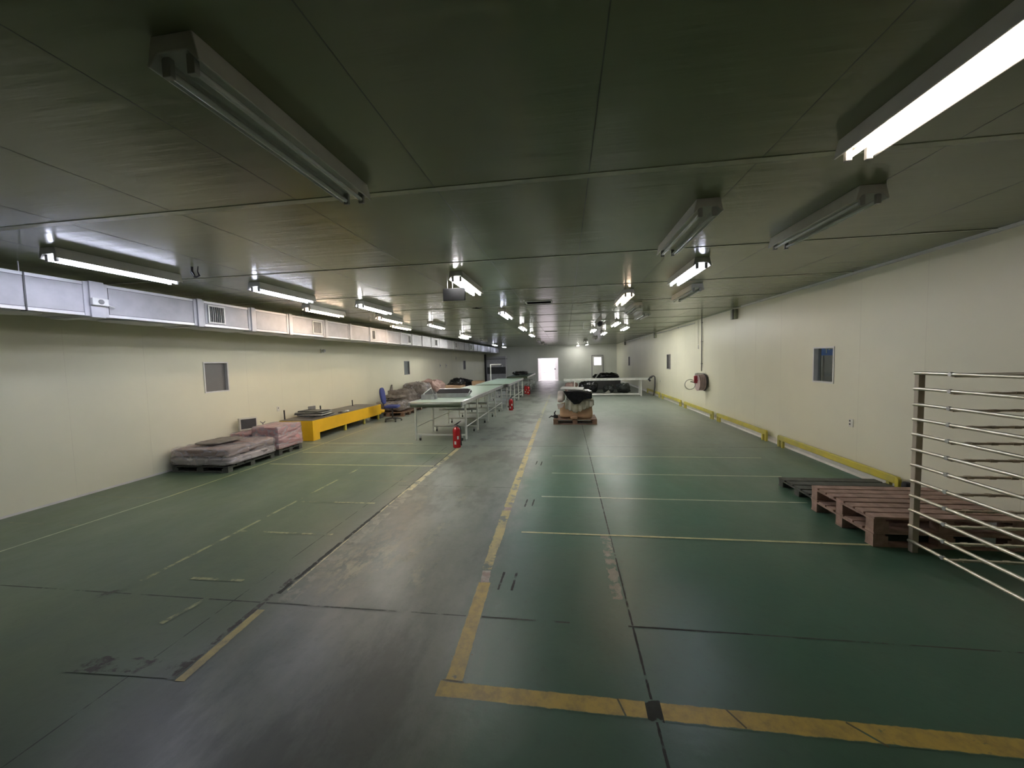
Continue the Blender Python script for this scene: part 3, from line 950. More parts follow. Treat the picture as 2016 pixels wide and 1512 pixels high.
MB().box(0.001, 0.03, -0.03, 0.03, -0.06, 0.06).build('mount', 'white', t)
MB().lathe([(0.02, 0.03), (0.045, 0.06), (0.05, 0.12), (0.02, 0.14)], axis='x', n=14).build('camera_head', 'white', t, smooth=True)

# ------------------------------------------------------------------ hose reel on the right wall
t = thing('hose_reel', 'wall hose reel with pale hose, faded red bracket and a hanging loop', 'hose reel', (XR, 12.6, 1.02))
MB().lathe([(0.27, -0.06), (0.27, -0.05)], axis='x', n=28).build('back_plate', 'dark', t)
MB().tube([(-0.05, 0, 0), (-0.001, 0, 0)], 0.05, 12).build('wall_mount', 'dark', t)
mb = MB()
for k in range(5):
    r = 0.025
    xx = -0.085 - k * 0.035
    mb.lathe([(0.225 - 0.02, xx - 0.017), (0.245, xx - 0.010), (0.25, xx), (0.245, xx + 0.010), (0.225 - 0.02, xx + 0.017)], axis='x', n=28)
mb.build('coiled_hose', 'hose_pink', t, smooth=True)
MB().lathe([(0.26, -0.262), (0.26, -0.252)], axis='x', n=28).build('front_disc', 'hose_pink', t)
MB().box(-0.36, -0.264, -0.025, 0.025, -0.02, 0.21).box(-0.33, -0.264, -0.07, 0.07, 0.05, 0.09).build('valve_bracket', 'reel_red', t, bevel=0.01)
MB().tube([(-0.32, 0, 0.15), (-0.32, 0.02, 0.26), (-0.25, 0.05, 0.28), (-0.10, 0.06, 0.27), (-0.03, 0.06, 0.27)], 0.022, 8).build('inlet_hose', 'white', t)
pts = [(-0.30 + 0.0, 0.20 + 0.16 * sin(a) * 0.3, 0) for a in (0,)]
ring = []
for k in range(25):
    a = 2 * pi * k / 24
    ring.append((-0.47 + 0.155 * cos(a), 0.02, -0.06 + 0.155 * sin(a)))
MB().tube(ring, 0.013, 8, cap=False).build('hose_loop', 'offwhite', t, smooth=True)
MB().tube([(-0.30, 0, 0.0), (-0.46, 0, 0.03)], 0.014, 8).build('nozzle', 'dark', t)
t = thing('supply_pipe', 'thin dark vertical pipe dropping down the wall to the hose reel', 'pipe', (XR - 0.03, 12.92, 0))
MB().tube([(0, 0, H - 0.001), (0, 0, 1.36)], 0.016, 8).build('pipe_run', 'pipe', t)
for z in (1.6, 2.3, 2.9):
    MB().box(-0.02, 0.029, -0.02, 0.02, z - 0.01, z + 0.01).build('clip', 'pipe', t)
tag(MB().tube([(XR - 0.015, 13.30, H - 0.001), (XR - 0.015, 13.30, 2.22)], 0.008, 6).build('wall_cable', 'joint'), 'thin pale cable running down the wall to the button box', 'cable')

# ------------------------------------------------------------------ yellow guard rails at the foot of the right wall
def guard_rail(y0, y1, label):
    t = thing('guard_rail', label, 'guard rail', (0, 0, 0), 0, 'yellow guard rails along the right wall')
    x = 4.205
    L = y1 - y0
    prof = [(x - 0.022, 0.135), (x + 0.022, 0.135), (x + 0.022, 0.235), (x - 0.022, 0.235)]
    MB().prism(prof, y0 + 0.06, y1 - 0.06, 'y').build('rail_bar', 'rail_yellow', t, bevel=0.008)
    for (a, s) in ((y0, 1), (y1, -1)):
        # rounded end turned down to the floor
        poly = [(a, 0.0), (a, 0.19)]
        for k in range(1, 5):
            q = pi / 2 * k / 4
            poly.append((a + s * 0.045 * (1 - cos(q)), 0.19 + 0.045 * sin(q)))
        poly += [(a + s * 0.06, 0.235), (a + s * 0.06, 0.0)]
        if s < 0:
            poly = poly[::-1]
        MB().prism(poly, x - 0.022, x + 0.022, 'x').build('end_post', 'rail_yellow', t, bevel=0.006)
        MB().box(x - 0.02, x + 0.02, *sorted((a + s * 0.14, a + s * 0.19)), 0.0, 0.134).build('foot', 'rail_yellow', t)
    return t


rails = [(5.42, 8.24, 'nearest yellow guard rail on the right wall, its near end behind the pallets'),
         (8.68, 11.35, 'second yellow guard rail from the pallets along the right wall'),
         (11.66, 14.35, 'third yellow guard rail from the pallets, below the hose reel'),
         (14.75, 17.6, 'fourth yellow guard rail from the pallets, before the white bench'),
         (17.95, 20.7, 'far yellow guard rail in the corner behind the white bench end')]
for y0, y1, lab in rails:
    guard_rail(y0, y1, lab)
tag(MB().lump(4.16, 4.29, 5.28, 5.40, 0.0, 0.22, seed=3, amp=0.012, n=6).build('rubber_bumper', 'rubber', smooth=True), 'dark rubber block at the near end of the first yellow rail', 'bumper')


# ------------------------------------------------------------------ wooden pallets
def pallet(lx, ly, h, mk, label, x, y, z, rz=0.0, nb=7, group=None):
    """corner of the pallet at (x, y); boards run along x"""
    t = thing('wooden_pallet', label, 'pallet', (x, y, z), rz, group)
    th = 0.02
    random.seed(int(x * 100 + y * 10 + z * 1000))
    mb = MB()
    w = ly / (nb + (nb - 1) * 0.22)
    for k in range(nb):
        y0 = k * w * 1.22
        j = random.uniform(-0.006, 0.006)
        mb.box(j, lx + j, y0, y0 + w, h - th, h + random.uniform(-0.002, 0.001))
    mb.build('deck_boards', mk, t, bevel=0.002)
    mb = MB()
    for x0 in (0.0, lx / 2 - 0.05, lx - 0.10):
        mb.box(x0, x0 + 0.10, 0.0, ly, h - 2 * th + 0.001, h - th - 0.0022)
    mb.build('cross_boards', mk, t)
    for yy in (0.0, ly / 2 - 0.05, ly - 0.10):
        for x0, wx_ in ((0.0, 0.13), (lx / 2 - 0.07, 0.14), (lx - 0.13, 0.13)):
            MB().box(x0 + 0.002, x0 + wx_ - 0.002, yy + 0.002, yy + 0.098, 0.018, h - 2 * th).build('block', mk, t)
    mb = MB()
    for yy in (0.0, ly / 2 - 0.05, ly - 0.10):
        mb.box(0, lx, yy, yy + 0.10, 0.0, 0.017)
    mb.build('base_boards', mk, t)
    return t


pallet(1.22, 0.92, 0.143, 'wood_red', 'reddish wooden pallet on the floor, lower of the stacked pair at right', 2.86, 3.955, 0.002)
pallet(1.22, 0.92, 0.143, 'wood_red', 'reddish wooden pallet on top of the stacked pair behind the metal rack', 2.86, 3.955, 0.147)
pallet(1.20, 0.84, 0.115, 'wood_old', 'dark weathered single pallet lying behind the reddish stack', 2.95, 4.91, 0.002, nb=5)
pallet(1.22, 0.95, 0.15, 'wood_mid', 'brown pallet in mid floor carrying the carton and black bag', -0.37, 10.82, 0.002, nb=6)

# ------------------------------------------------------------------ rod rack at the right edge
t = thing('rod_rack', 'tall metal rack with twelve parallel rods standing at the right edge', 'rack', (3.13, 3.88, 0))
MB().box(-0.020, 0.032, -0.022, 0.022, 0.002, 1.66).build('post', 'post_tan', t, bevel=0.004)
zr = [1.65, 1.51, 1.37, 1.235, 1.10, 0.96, 0.82, 0.675, 0.535, 0.40, 0.255, 0.115]
for z in zr:
    MB().tube([(-0.035, 0.0, z - 0.002), (-0.030, -0.05, z), (-0.035, -1.85, z)], 0.0140, 10).build('rod', 'brass', t, smooth=True)
for i, z in enumerate(zr):
    o = MB().tube([(-0.046, -0.322, z), (-0.024, -0.322, z)], 0.0175, 8).build('rod_joint', 'alu', t, smooth=True)
    mb = MB()
    x = -0.02
    zb = z - 0.026
    mb.box(x, 1.10, -0.335, -0.31, zb, zb + 0.014)
    for k in range(7):
        xx = 0.10 + k * 0.155
        mb.box(xx, xx + 0.05, -0.34, -0.305, zb - 0.003, zb + 0.017)
    mb.build('cross_slat', 'brass' if i > 8 else 'rack_back', t)
MB().box(-0.02, 1.10, -0.30, 0.02, 1.632, 1.638).build('top_sheet', 'rack_back', t)
for (x, y) in ((1.09, 0.0), (-0.035, -1.86), (1.09, -1.86)):
    MB().box(x - 0.02, x + 0.02, y - 0.02, y + 0.02, 0.002, 1.66).build('post', 'brass', t)

# ------------------------------------------------------------------ yellow platform with plates, chair
t = thing('yellow_platform', 'long low yellow steel platform with a grey brown top against the left wall', 'platform')
X0, X1 = -7.03, -6.13
mb = MB().box(X0, X1, 8.46, 8.50, 0.004, 0.50)
mb.box(X1 - 0.03, X1, 8.50, 8.72, 0.004, 0.50)
mb.box(X1 - 0.03, X1, 8.72, 11.95, 0.175, 0.50)
mb.box(X0, X0 + 0.03, 8.50, 11.95, 0.175, 0.50).box(X0 + 0.03, X1 - 0.03, 11.92, 11.95, 0.175, 0.50)
mb.build('skirt', 'yellow', t, bevel=0.004)
MB().box(X0 + 0.005, X1 - 0.005, 8.465, 11.94, 0.502, 0.512).build('top_plate', 'steel_top', t)
for y in (9.93, 10.95, 11.85):
    for x in (X1 - 0.09, X0 + 0.05):
        MB().box(x, x + 0.05, y - 0.03, y + 0.03, 0.004, 0.174).build('leg', 'rail_yellow', t)
MB().prism([(X1 - 0.5, 11.955), (X1, 11.955), (X1 + 0.02, 12.10), (X1 - 0.05, 12.30), (X1 - 0.2, 12.38), (X1 - 0.5, 12.38)], 0.21, 0.28, 'z').build('step_lip', 'yellow', t, bevel=0.006)
MB().box(X1 - 0.45, X1 - 0.10, 12.05, 12.30, 0.004, 0.205).build('step_foot', 'wood_old', t)
for (x, y, h_) in ((-7.05, 8.62, 0.75), (-6.95, 9.9, 0.71), (-6.93, 11.5, 0.70)):
    MB().tube([(x + 0.05, y, 0.51), (x + 0.045, y, h_)], 0.016, 8).build('stake', 'black', t)

rnd = random.Random(5)
cols = ['galv', 'black', 'white', 'black', 'alu', 'black', 'white']
labs = ['bottom grey sheet of the untidy pile on the yellow platform', 'black panel second from the bottom on the yellow platform pile',
        'white sheet in the middle of the yellow platform pile', 'black panel above the white sheet on the yellow platform pile',
        'dull metal sheet near the top of the yellow platform pile', 'black top panel of the yellow platform pile']
z = 0.516
for k, lab in enumerate(labs):
    w, d, th = rnd.uniform(0.60, 0.78), rnd.uniform(0.45, 0.6), 0.018
    o = MB().box(-w / 2, w / 2, -d / 2, d / 2, 0, th).box(-w / 2, -w / 2 + 0.015, -d / 2, d / 2, th, th + 0.008).build('metal_sheet', cols[k], bevel=0.002)
    o.location = (-6.60 + rnd.uniform(-0.05, 0.05), 9.20 + rnd.uniform(-0.08, 0.08), z)
    o.rotation_euler = (0, 0, rnd.uniform(-0.22, 0.22))
    tag(o, lab, 'metal sheet', 'sheets piled on the yellow platform')
    z += 0.0275
o = MB().box(-0.11, 0.11, -0.004, 0.004, 0, 0.20).build('grey_plate', 'grey')
o.location = (-7.06, 9.75, 0.516)
o.rotation_euler = (radians(0), 0, radians(70))
tag(o, 'small upright grey plate leaning by the wall behind the sheet pile', 'plate')
for k, (x, y, s, key, lab) in enumerate(((-6.21, 9.88, 0.07, 'galv', 'small rusty metal offcut on the front edge of the yellow platform'), (-6.20, 10.06, 0.055, 'white', 'small white scrap beside the offcut on the yellow platform'), (-6.21, 9.72, 0.05, 'black', 'small black part beside the sheet pile on the yellow platform'))):
    tag(MB().lump(x - s, x + s, y - s, y + s, 0.5135, 0.5135 + s * 0.9, seed=k + 20, amp=0.01, n=5).build('scrap_piece', key), lab, 'scrap')

t = thing('office_chair', 'blue fabric swivel chair at the far end of the yellow platform', 'chair', (-5.52, 11.5, 0.0), radians(8))
for k in range(5):
    a = 2 * pi * k / 5 + 0.3
    MB().tube([(0, 0, 0.11), (0.27 * cos(a), 0.27 * sin(a), 0.075)], [0.025, 0.014], 8).build('base_arm', 'dark', t)
    w_ = MB().lathe([(0.027, -0.018), (0.027, 0.018)], c=(0.27 * cos(a), 0.27 * sin(a), 0.032), axis='x', n=12).build('caster', 'rubber', t)
MB().tube([(0, 0, 0.10), (0, 0, 0.43)], 0.025, 10).build('gas_column', 'dark', t)
MB().lump(-0.23, 0.23, -0.22, 0.22, 0.43, 0.53, seed=1, amp=0.006, power=5, n=8).build('seat', 'blue', t, smooth=True)
MB().tube([(-0.05, 0, 0.42), (-0.25, 0, 0.43), (-0.28, 0, 0.62)], 0.016, 8).build('back_bracket', 'dark', t)
o = MB().lump(-0.045, 0.045, -0.21, 0.21, 0.0, 0.54, seed=2, amp=0.006, power=3.2, n=8).build('backrest', 'blue', t, smooth=True)
o.location = (-0.245, 0, 0.56)
o.rotation_euler = (0, radians(-8), 0)


# ------------------------------------------------------------------ wrapped goods along the left wall
def wrapped(name, x0, x1, y0, y1, z0, z1, key, label, seed, film=True, amp=0.03, power=7, cat='wrapped goods', top=0.0, freq=3.0):
    t = thing(name, label, cat, ((x0 + x1) / 2, (y0 + y1) / 2, z0))
    hx, hy, hz = (x1 - x0) / 2, (y1 - y0) / 2, z1 - z0
    MB().lump(-hx, hx, -hy, hy, 0, hz, seed=seed, amp=amp, power=power, n=14, top=top, freq=freq).build('load', key, t, smooth=True)
    if film:
        MB().lump(-hx - 0.015, hx + 0.015, -hy - 0.015, hy + 0.015, 0.0, hz + 0.02, seed=seed, amp=amp * 1.25, power=power * 0.8, n=26, top=top, freq=freq * 1.6).build('stretch_film', 'film', t, smooth=True)
    return t


pallet(1.14, 1.08, 0.11, 'wood_old', 'low dark pallet under the nearest wrapped bundle at the left wall', -7.04, 5.84, 0.002, nb=6)
t = thing('wrapped_bundle', 'flat brown bundle in shiny stretch film nearest on the left wall floor', 'wrapped goods', (-6.46, 6.38, 0.118))
MB().lump(-0.60, 0.60, -0.57, 0.57, 0.0, 0.14, seed=61, amp=0.010, power=14, n=14, freq=3).build('lower_layer', 'silver_load', t, smooth=True)
MB().lump(-0.57, 0.55, -0.53, 0.0, 0.142, 0.30, seed=62, amp=0.016, power=14, n=14, freq=4).build('upper_layer', 'brown_load', t, smooth=True)
MB().lump(-0.50, 0.58, 0.02, 0.56, 0.142, 0.31, seed=63, amp=0.016, power=14, n=14, freq=4).build('upper_layer', 'brown_load', t, smooth=True)
MB().lump(-0.62, 0.62, -0.59, 0.59, -0.004, 0.325, seed=64, amp=0.022, power=12, n=30, freq=6).build('stretch_film', 'film', t, smooth=True)
t = thing('wrapped_bundle', 'thin crumpled dark sheet bundle lying on top of the nearest wrapped bundle', 'wrapped goods', (-6.46, 6.30, 0.455))
MB().lump(-0.34, 0.20, -0.30, 0.36, 0.0, 0.035, seed=65, amp=0.010, power=5, n=10, freq=6).build('folded_sheet', 'grey_load', t, smooth=True)
pallet(1.05, 0.70, 0.11, 'wood_old', 'dark pallet under the pink wrapped box shaped bundle', -6.96, 7.06, 0.002, nb=5)
wrapped('wrapped_bundle', -6.53, -5.88, 7.03, 7.78, 0.118, 0.60, 'pink_load', 'pink box shaped bundle in shiny film next to the yellow platform', 14, amp=0.010, power=22, top=0.05)
wrapped('wrapped_bundle', -7.05, -6.57, 7.05, 7.76, 0.118, 0.46, 'pink_load', 'lower pinkish bundle between the wall and the pink wrapped box', 15, amp=0.012, power=16)
t = thing('framed_panel', 'small dark faced box with a pale rim leaning on the bundle by the left wall', 'panel', (-6.93, 7.42, 0.485), radians(62))
MB().box(-0.17, 0.17, -0.05, 0.05, 0.0, 0.26).build('case', 'offwhite', t, bevel=0.004)
MB().box(-0.145, 0.145, -0.055, -0.0505, 0.025, 0.235).build('dark_face', 'dark', t)
t = thing('twig_bracket', 'little branched metal bracket on the lower pinkish bundle', 'bracket', (-6.72, 7.60, 0.47))
MB().tube([(0, 0, 0.0), (0, 0, 0.14)], 0.008, 6).tube([(-0.06, 0, 0.16), (0, 0, 0.11), (0.06, 0, 0.16)], 0.008, 6).build('frame', 'grey', t)

# farther along the wall
tag(MB().box(-5.95, -5.45, 12.60, 12.66, 0, 0.001).build('floor_scrap', 'wood_old'), 'flat scrap lying on the floor behind the blue chair', 'scrap')
pallet(1.20, 1.05, 0.14, 'wood_mid', 'brown pallet behind the blue chair carrying white wrapped goods', -6.78, 12.50, 0.002, nb=6)
wrapped('wrapped_bundle', -6.75, -5.62, 12.52, 13.55, 0.144, 0.52, 'grey_load', 'whitish film wrapped bundle just behind the blue chair', 21, amp=0.04, power=5, freq=4)
wrapped('cloth_heap', -6.7, -5.75, 12.75, 13.5, 0.545, 0.72, 'grey_load', 'grey brown cloth heap on the bundle behind the blue chair', 22, film=False, amp=0.05, power=2.6, cat='cloth', freq=5)
tag(MB().prism([(14.15, 0.004), (14.85, 0.004), (14.85, 0.98), (14.78, 0.98)], -7.10, -7.07, 'x').build('leaning_board', 'grey_load'), 'dark three cornered board leaning on the left wall behind the first sack', 'board')
pallet(1.20, 1.20, 0.14, 'wood_mid', 'brown pallet third along the left wall past the chair', -6.85, 13.72, 0.002, nb=6)
wrapped('sack', -6.95, -5.85, 13.75, 14.85, 0.144, 0.88, 'grey_load', 'large slumped grey brown sack on a pallet past the chair', 23, film=False, amp=0.08, power=3.2, cat='sack', freq=3.5)
pallet(1.20, 1.20, 0.14, 'wood_mid', 'brown pallet fourth along the left wall, under clear film bundle', -6.85, 15.10, 0.002, nb=6)
wrapped('wrapped_bundle', -6.95, -5.80, 15.12, 16.3, 0.144, 1.04, 'grey_load', 'tall bundle in loose clear film between two brown heaps', 24, amp=0.07, power=4, freq=3.5)
pallet(1.20, 1.30, 0.14, 'wood_mid', 'brown pallet fifth along the left wall, under the reddish heap', -6.85, 16.62, 0.002, nb=6)
wrapped('sack', -6.95, -5.65, 16.62, 17.95, 0.144, 1.10, 'brown_load', 'reddish brown lumpy heap farthest of the brown ones on the left wall', 25, film=False, amp=0.08, power=3.0, cat='sack', freq=3.5)
t = thing('cardboard_carton', 'tan carton with a flat top behind the metal trays', 'carton', (-5.75, 18.9, 0.0))
MB().box(-0.75, 0.55, -0.45, 0.45, 0.002, 0.66).build('carton_body', 'carton', t, bevel=0.01)
MB().box(-0.75, 0.55, -0.02, 0.02, 0.661, 0.663).build('tape', 'offwhite', t)
t = thing('cardboard_carton', 'tan carton at the right end of the black bag heap', 'carton', (-4.72, 20.3, 0.0))
MB().box(-0.28, 0.28, -0.35, 0.35, 0.002, 0.80).build('carton_body', 'carton', t, bevel=0.01)
wrapped('bin_bag', -6.5, -5.05, 19.55, 21.1, 0.002, 0.98, 'black_bag', 'big black plastic bag heap beyond the brown heaps on the left', 26, film=False, amp=0.09, power=3.0, cat='bag', freq=3)
wrapped('bin_bag', -5.9, -5.12, 18.7, 19.35, 0.668, 0.86, 'black_bag', 'black plastic bag slumped on the tan carton', 27, film=False, amp=0.04, power=3.0, cat='bag', freq=4)


# ------------------------------------------------------------------ conveyors
def conveyor(x0, x1, y0, y1, zt, ys, label, roller=True, rail='alu'):
    t = thing('belt_conveyor', label, 'conveyor')
    rw = 0.045
    ry = y0 + (0.065 if roller else 0.0)
    MB().box(x0 + rw, x1 - rw, ry, y1, zt - 0.035, zt - 0.008).build('belt', 'belt', t)
    if roller:
        MB().tube([(x0 + rw, y0 + 0.065, zt - 0.0705), (x1 - rw, y0 + 0.065, zt - 0.0705)], 0.0625, 20).build('end_roller', 'belt_dark', t, smooth=True)
    MB().box(x0, x0 + rw, y0 + 0.01, y1, zt - 0.085, zt).build('side_rail', rail, t, bevel=0.004)
    MB().box(x1 - rw, x1, y0 + 0.01, y1, zt - 0.085, zt).build('side_rail', rail, t, bevel=0.004)
    zb = zt - 0.086
    for i, y in enumerate(ys):
        fr_ = MB().box(x0 + 0.05, x1 - 0.05, y - 0.018, y + 0.018, zb - 0.03, zb).build('trestle', 'leg', t, bevel=0.003)
        MB().box(x0 + 0.05, x1 - 0.05, y - 0.018, y + 0.018, 0.125, 0.160).build('crossbar', 'leg', fr_, bevel=0.003)
        for x in (x0 + 0.028, x1 - 0.028):
            MB().box(x - 0.021, x + 0.021, y - 0.021, y + 0.021, 0.045, zb).build('leg', 'leg', fr_, bevel=0.003)
            MB().lathe([(0.026, 0.0), (0.026, 0.012), (0.010, 0.018), (0.010, 0.045)], c=(x, y, 0), n=10).build('foot', 'galv', fr_)
            cx = x + (0.10 if x < (x0 + x1) / 2 else -0.10)
            MB().lathe([(0.034, -0.014), (0.034, 0.014)], c=(cx, y, 0.036), axis='x', n=14).build('caster', 'rubber', fr_)
            MB().box(cx - 0.022, cx + 0.022, y - 0.015, y + 0.015, 0.072, 0.124).build('caster_fork', 'galv', fr_)
    for i, (ya, yb_) in enumerate(zip(ys, ys[1:])):
        za, zz = (0.30, 0.62) if i % 2 == 0 else (0.62, 0.30)
        for x in (x0 + 0.028, x1 - 0.028):
            MB().tube([(x, ya + 0.02, 0.33), (x, yb_ - 0.02, 0.33)], 0.013, 6).build('lower_rail', 'leg', t)
    if len(ys) > 3:
        for y in (ys[1] + 0.35, ys[2] + 0.4):
            MB().tube([(x0 + 0.1, y, 0.55), (x1 - 0.1, y, 0.55)], 0.03, 10).build('idler_roller', 'galv', t)
    return t


conveyor(-3.58, -2.30, 8.26, 14.0, 0.955, [8.60, 9.78, 11.15, 12.35, 13.65], 'nearest long green belt conveyor with silver rails and white legs')
conveyor(-3.48, -2.14, 14.45, 19.4, 0.955, [14.8, 16.0, 17.4, 19.0], 'middle green belt conveyor, behind the nearest one')
conveyor(-3.40, -2.12, 21.6, 26.9, 0.93, [21.9, 23.6, 25.2, 26.7], 'farthest conveyor with a gleaming white rail near the open door', rail='white')
t = thing('roller_motor', 'dark motor box on the rail between the two nearer conveyors', 'motor', (-2.22, 14.20, 0))
MB().box(-0.06, 0.06, -0.12, 0.12, 0.86, 0.97).build('casing', 'dark', t, bevel=0.01)
MB().tube([(0, 0, 0.002), (0, 0, 0.86)], 0.02, 8).build('stand', 'galv', t)

t = thing('pipe_stand', 'white inverted L pipe stand rising behind the middle conveyor', 'stand', (-3.56, 18.0, 0))
MB().tube([(0, 0, 0.012), (0, 0, 1.66), (0.02, 0, 1.68), (0.52, 0, 1.68)], 0.022, 10).build('pipe', 'white', t, smooth=True)
MB().lathe([(0.06, 0.0), (0.06, 0.012)], n=16).build('base_plate', 'white', t)
MB().box(0.50, 0.55, -0.03, 0.03, 1.60, 1.68).build('end_clamp', 'dark', t)

# trays on the near conveyor
t = thing('metal_tray', 'long low galvanised trough with sloping ends on the nearest conveyor', 'tray', (-2.93, 9.62, 0.9505), radians(2))
front = [(-0.47, 0.0), (0.38, 0.0), (0.45, 0.07), (0.47, 0.10), (-0.50, 0.10)]
back = [(-0.47, 0.0), (0.38, 0.0), (0.47, 0.10), (0.44, 0.165), (0.36, 0.185), (-0.40, 0.185), (-0.50, 0.10)]
MB().prism(front, -0.21, -0.20, 'y').build('front_side', 'galv', t)
MB().prism(back, 0.20, 0.21, 'y').build('back_side', 'dark', t)  # dark colour stands in for the shade inside the trough
MB().box(-0.47, 0.38, -0.20, 0.20, 0.0, 0.006).build('trough_floor', 'galv', t)
MB().prism([(0.38, 0.0), (0.46, 0.10), (0.45, 0.10), (0.37, 0.0)], -0.20, 0.20, 'y').build('end_plate', 'alu', t)
MB().prism([(-0.47, 0.0), (-0.50, 0.10), (-0.49, 0.10), (-0.46, 0.0)], -0.20, 0.20, 'y').build('end_plate', 'alu', t)
MB().tube([(0.47, -0.20, 0.10), (0.44, 0.20, 0.165), (0.36, 0.21, 0.188), (-0.40, 0.21, 0.188)], 0.009, 6).build('rolled_rim', 'alu', t)
t = thing('metal_chute', 'galvanised peaked chute piece beside the trough on the nearest conveyor', 'chute', (-3.34, 9.03, 0.9505), radians(4))
MB().box(-0.17, 0.15, -0.15, -0.142, 0.0, 0.12).box(-0.17, -0.162, -0.142, 0.15, 0.0, 0.12).box(0.142, 0.15, -0.142, 0.15, 0.0, 0.12).build('base_box', 'galv', t)
MB().prism([(-0.17, 0.121), (0.15, 0.121), (0.02, 0.27)], 0.10, 0.108, 'y').build('gable', 'louvre', t)
MB().tube([(0.02, 0.09, 0.27), (0.148, -0.14, 0.115)], 0.008, 6).tube([(0.02, 0.09, 0.27), (-0.16, 0.0, 0.125)], 0.008, 6).build('edge_bar', 'alu', t)
MB().box(0.075, 0.16, -0.162, -0.151, 0.0, 0.07).build('foot_clip', 'alu', t)

t = wrapped('bin_bag', -3.28, -2.25, 22.9, 24.1, 0.932, 1.20, 'black_bag', 'black plastic bag lying on the farthest conveyor', 31, film=False, amp=0.05, power=3.2, cat='bag', freq=4)


# ------------------------------------------------------------------ fire extinguishers
def extinguisher(x, y, label, s=1.0, rz=0.0):
    t = thing('fire_extinguisher', label, 'fire extinguisher', (x, y, 0.0), rz)
    t.scale = (s, s, s)
    MB().lathe([(0.078, 0.0), (0.084, 0.012), (0.085, 0.03), (0.085, 0.36), (0.080, 0.395), (0.060, 0.425), (0.032, 0.442), (0.030, 0.455)], n=28).build('cylinder', 'red', t, smooth=True)
    MB().lathe([(0.024, 0.455), (0.026, 0.47), (0.022, 0.50)], n=14).build('valve', 'galv', t)
    MB().box(-0.018, 0.018, -0.10, 0.03, 0.50, 0.515).build('handle', 'dark', t, bevel=0.003)
    MB().prism([(-0.03, 0.50), (0.02, 0.50), (0.10, 0.565), (0.11, 0.58), (0.09, 0.58), (0.0, 0.525)], -0.012, 0.012, 'y').build('lever', 'dark', t)
    MB().tube([(0.02, -0.03, 0.485), (0.09, -0.05, 0.47), (0.108, -0.045, 0.38), (0.102, -0.03, 0.20), (0.10, -0.02, 0.13)], 0.011, 8).build('hose', 'black', t, smooth=True)
    MB().tube([(0.10, -0.02, 0.13), (0.10, -0.018, 0.05)], [0.012, 0.02], 8).build('nozzle', 'black', t)
    mb = MB()
    for a0, a1, z0, z1 in ((-1.95, -1.45, 0.08, 0.15), (-1.20, -0.75, 0.19, 0.26)):
        for k in range(4):
            p, q = a0 + (a1 - a0) * k / 4, a0 + (a1 - a0) * (k + 1) / 4
            r = 0.0858
            mb.quad([(r * cos(p), r * sin(p), z0), (r * cos(q), r * sin(q), z0), (r * cos(q), r * sin(q), z1), (r * cos(p), r * sin(p), z1)])
    mb.build('label_sticker', 'paper', t)
    MB().lathe([(0.012, 0), (0.012, 0.008)], c=(0, -0.03, 0.475), axis='y', n=10).build('gauge', 'white', t)
    return t


extinguisher(-2.36, 7.93, 'large red fire extinguisher on the floor at the near end of the conveyor')
extinguisher(-2.04, 14.0, 'red fire extinguisher beside the gap between the two nearer conveyors', 0.95)
extinguisher(-2.00, 20.4, 'distant dark red fire extinguisher by the far conveyor gap', 1.0)
extinguisher(-2.20, 20.9, 'farthest fire extinguisher, half hidden behind another by the far conveyor', 1.0)

# ------------------------------------------------------------------ load on the pallet in mid floor
t = thing('cardboard_carton', 'crushed tan carton standing on the brown pallet in mid floor', 'carton', (0.27, 11.25, 0.156))
MB().lump(-0.46, 0.48, -0.36, 0.42, 0.0, 0.42, seed=41, amp=0.02, power=9, n=10).build('carton_body', 'carton', t, smooth=True)
MB().lump(-0.16, 0.05, -0.50, -0.36, 0.0, 0.10, seed=42, amp=0.01, n=5).build('torn_flap', 'carton', t)
M['sheet'] = mat('clouded_plastic', (0.40, 0.40, 0.30), 0.2, var=0.15, scale=5, bmp=0.7, bscale=8)
M['sheet_pale'] = mat('pale_pink_plastic', (0.62, 0.56, 0.52), 0.3, var=0.12, scale=5, bmp=0.5, bscale=8)
t = thing('plastic_sheet', 'loose cloudy plastic sheet draped over the tan carton', 'plastic sheet', (0.27, 11.25, 0.60))
MB().lump(-0.27, 0.50, -0.38, 0.42, 0.0, 0.15, seed=43, amp=0.025, power=5, n=12, freq=5).build('crumpled_sheet', 'sheet', t, smooth=True)
# the sheet hangs as a folded apron down the front of the carton
mb = MB()
nx, nz = 26, 8
base = len(mb.v)
for k in range(nx + 1):
    u = k / nx
    x = -0.30 + 0.80 * u
    zb_ = -0.10 - 0.17 * (1 - abs(2 * u - 0.75)) - 0.02 * sin(k * 1.9)
    for q in range(nz + 1):
        w = q / nz
        zz = 0.09 * (1 - w) + zb_ * w
        yy = -0.385 - 0.05 * w - 0.018 * sin(k * 1.3 + w * 2.0) * (0.3 + w) - 0.01 * sin(k * 3.1)
        mb.v.append((x, yy - 0.012, zz))
for k in range(nx):
    for q in range(nz):
        a = k * (nz + 1) + q
        mb.f.append((a, a + 1, a + nz + 2, a + nz + 1)); mb.mi.append(0)
o = mb.build('hanging_apron', 'sheet', t, smooth=True)
sd = o.modifiers.new('thickness', 'SOLIDIFY'); sd.thickness = 0.004
t = thing('plastic_sheet', 'pale pinkish plastic hanging off the left side of the loaded pallet', 'plastic sheet', (-0.20, 11.22, 0.60))
MB().lump(-0.055, 0.165, -0.42, 0.30, 0.0, 0.34, seed=45, amp=0.025, power=4, n=10, freq=5).build('crumpled_sheet', 'sheet_pale', t, smooth=True)
MB().prism([(-0.06, 0.0), (-0.03, -0.16), (0.10, -0.10), (0.15, 0.0)], -0.445, -0.42, 'y').build('hanging_corner', 'sheet_pale', t, bevel=0.008)
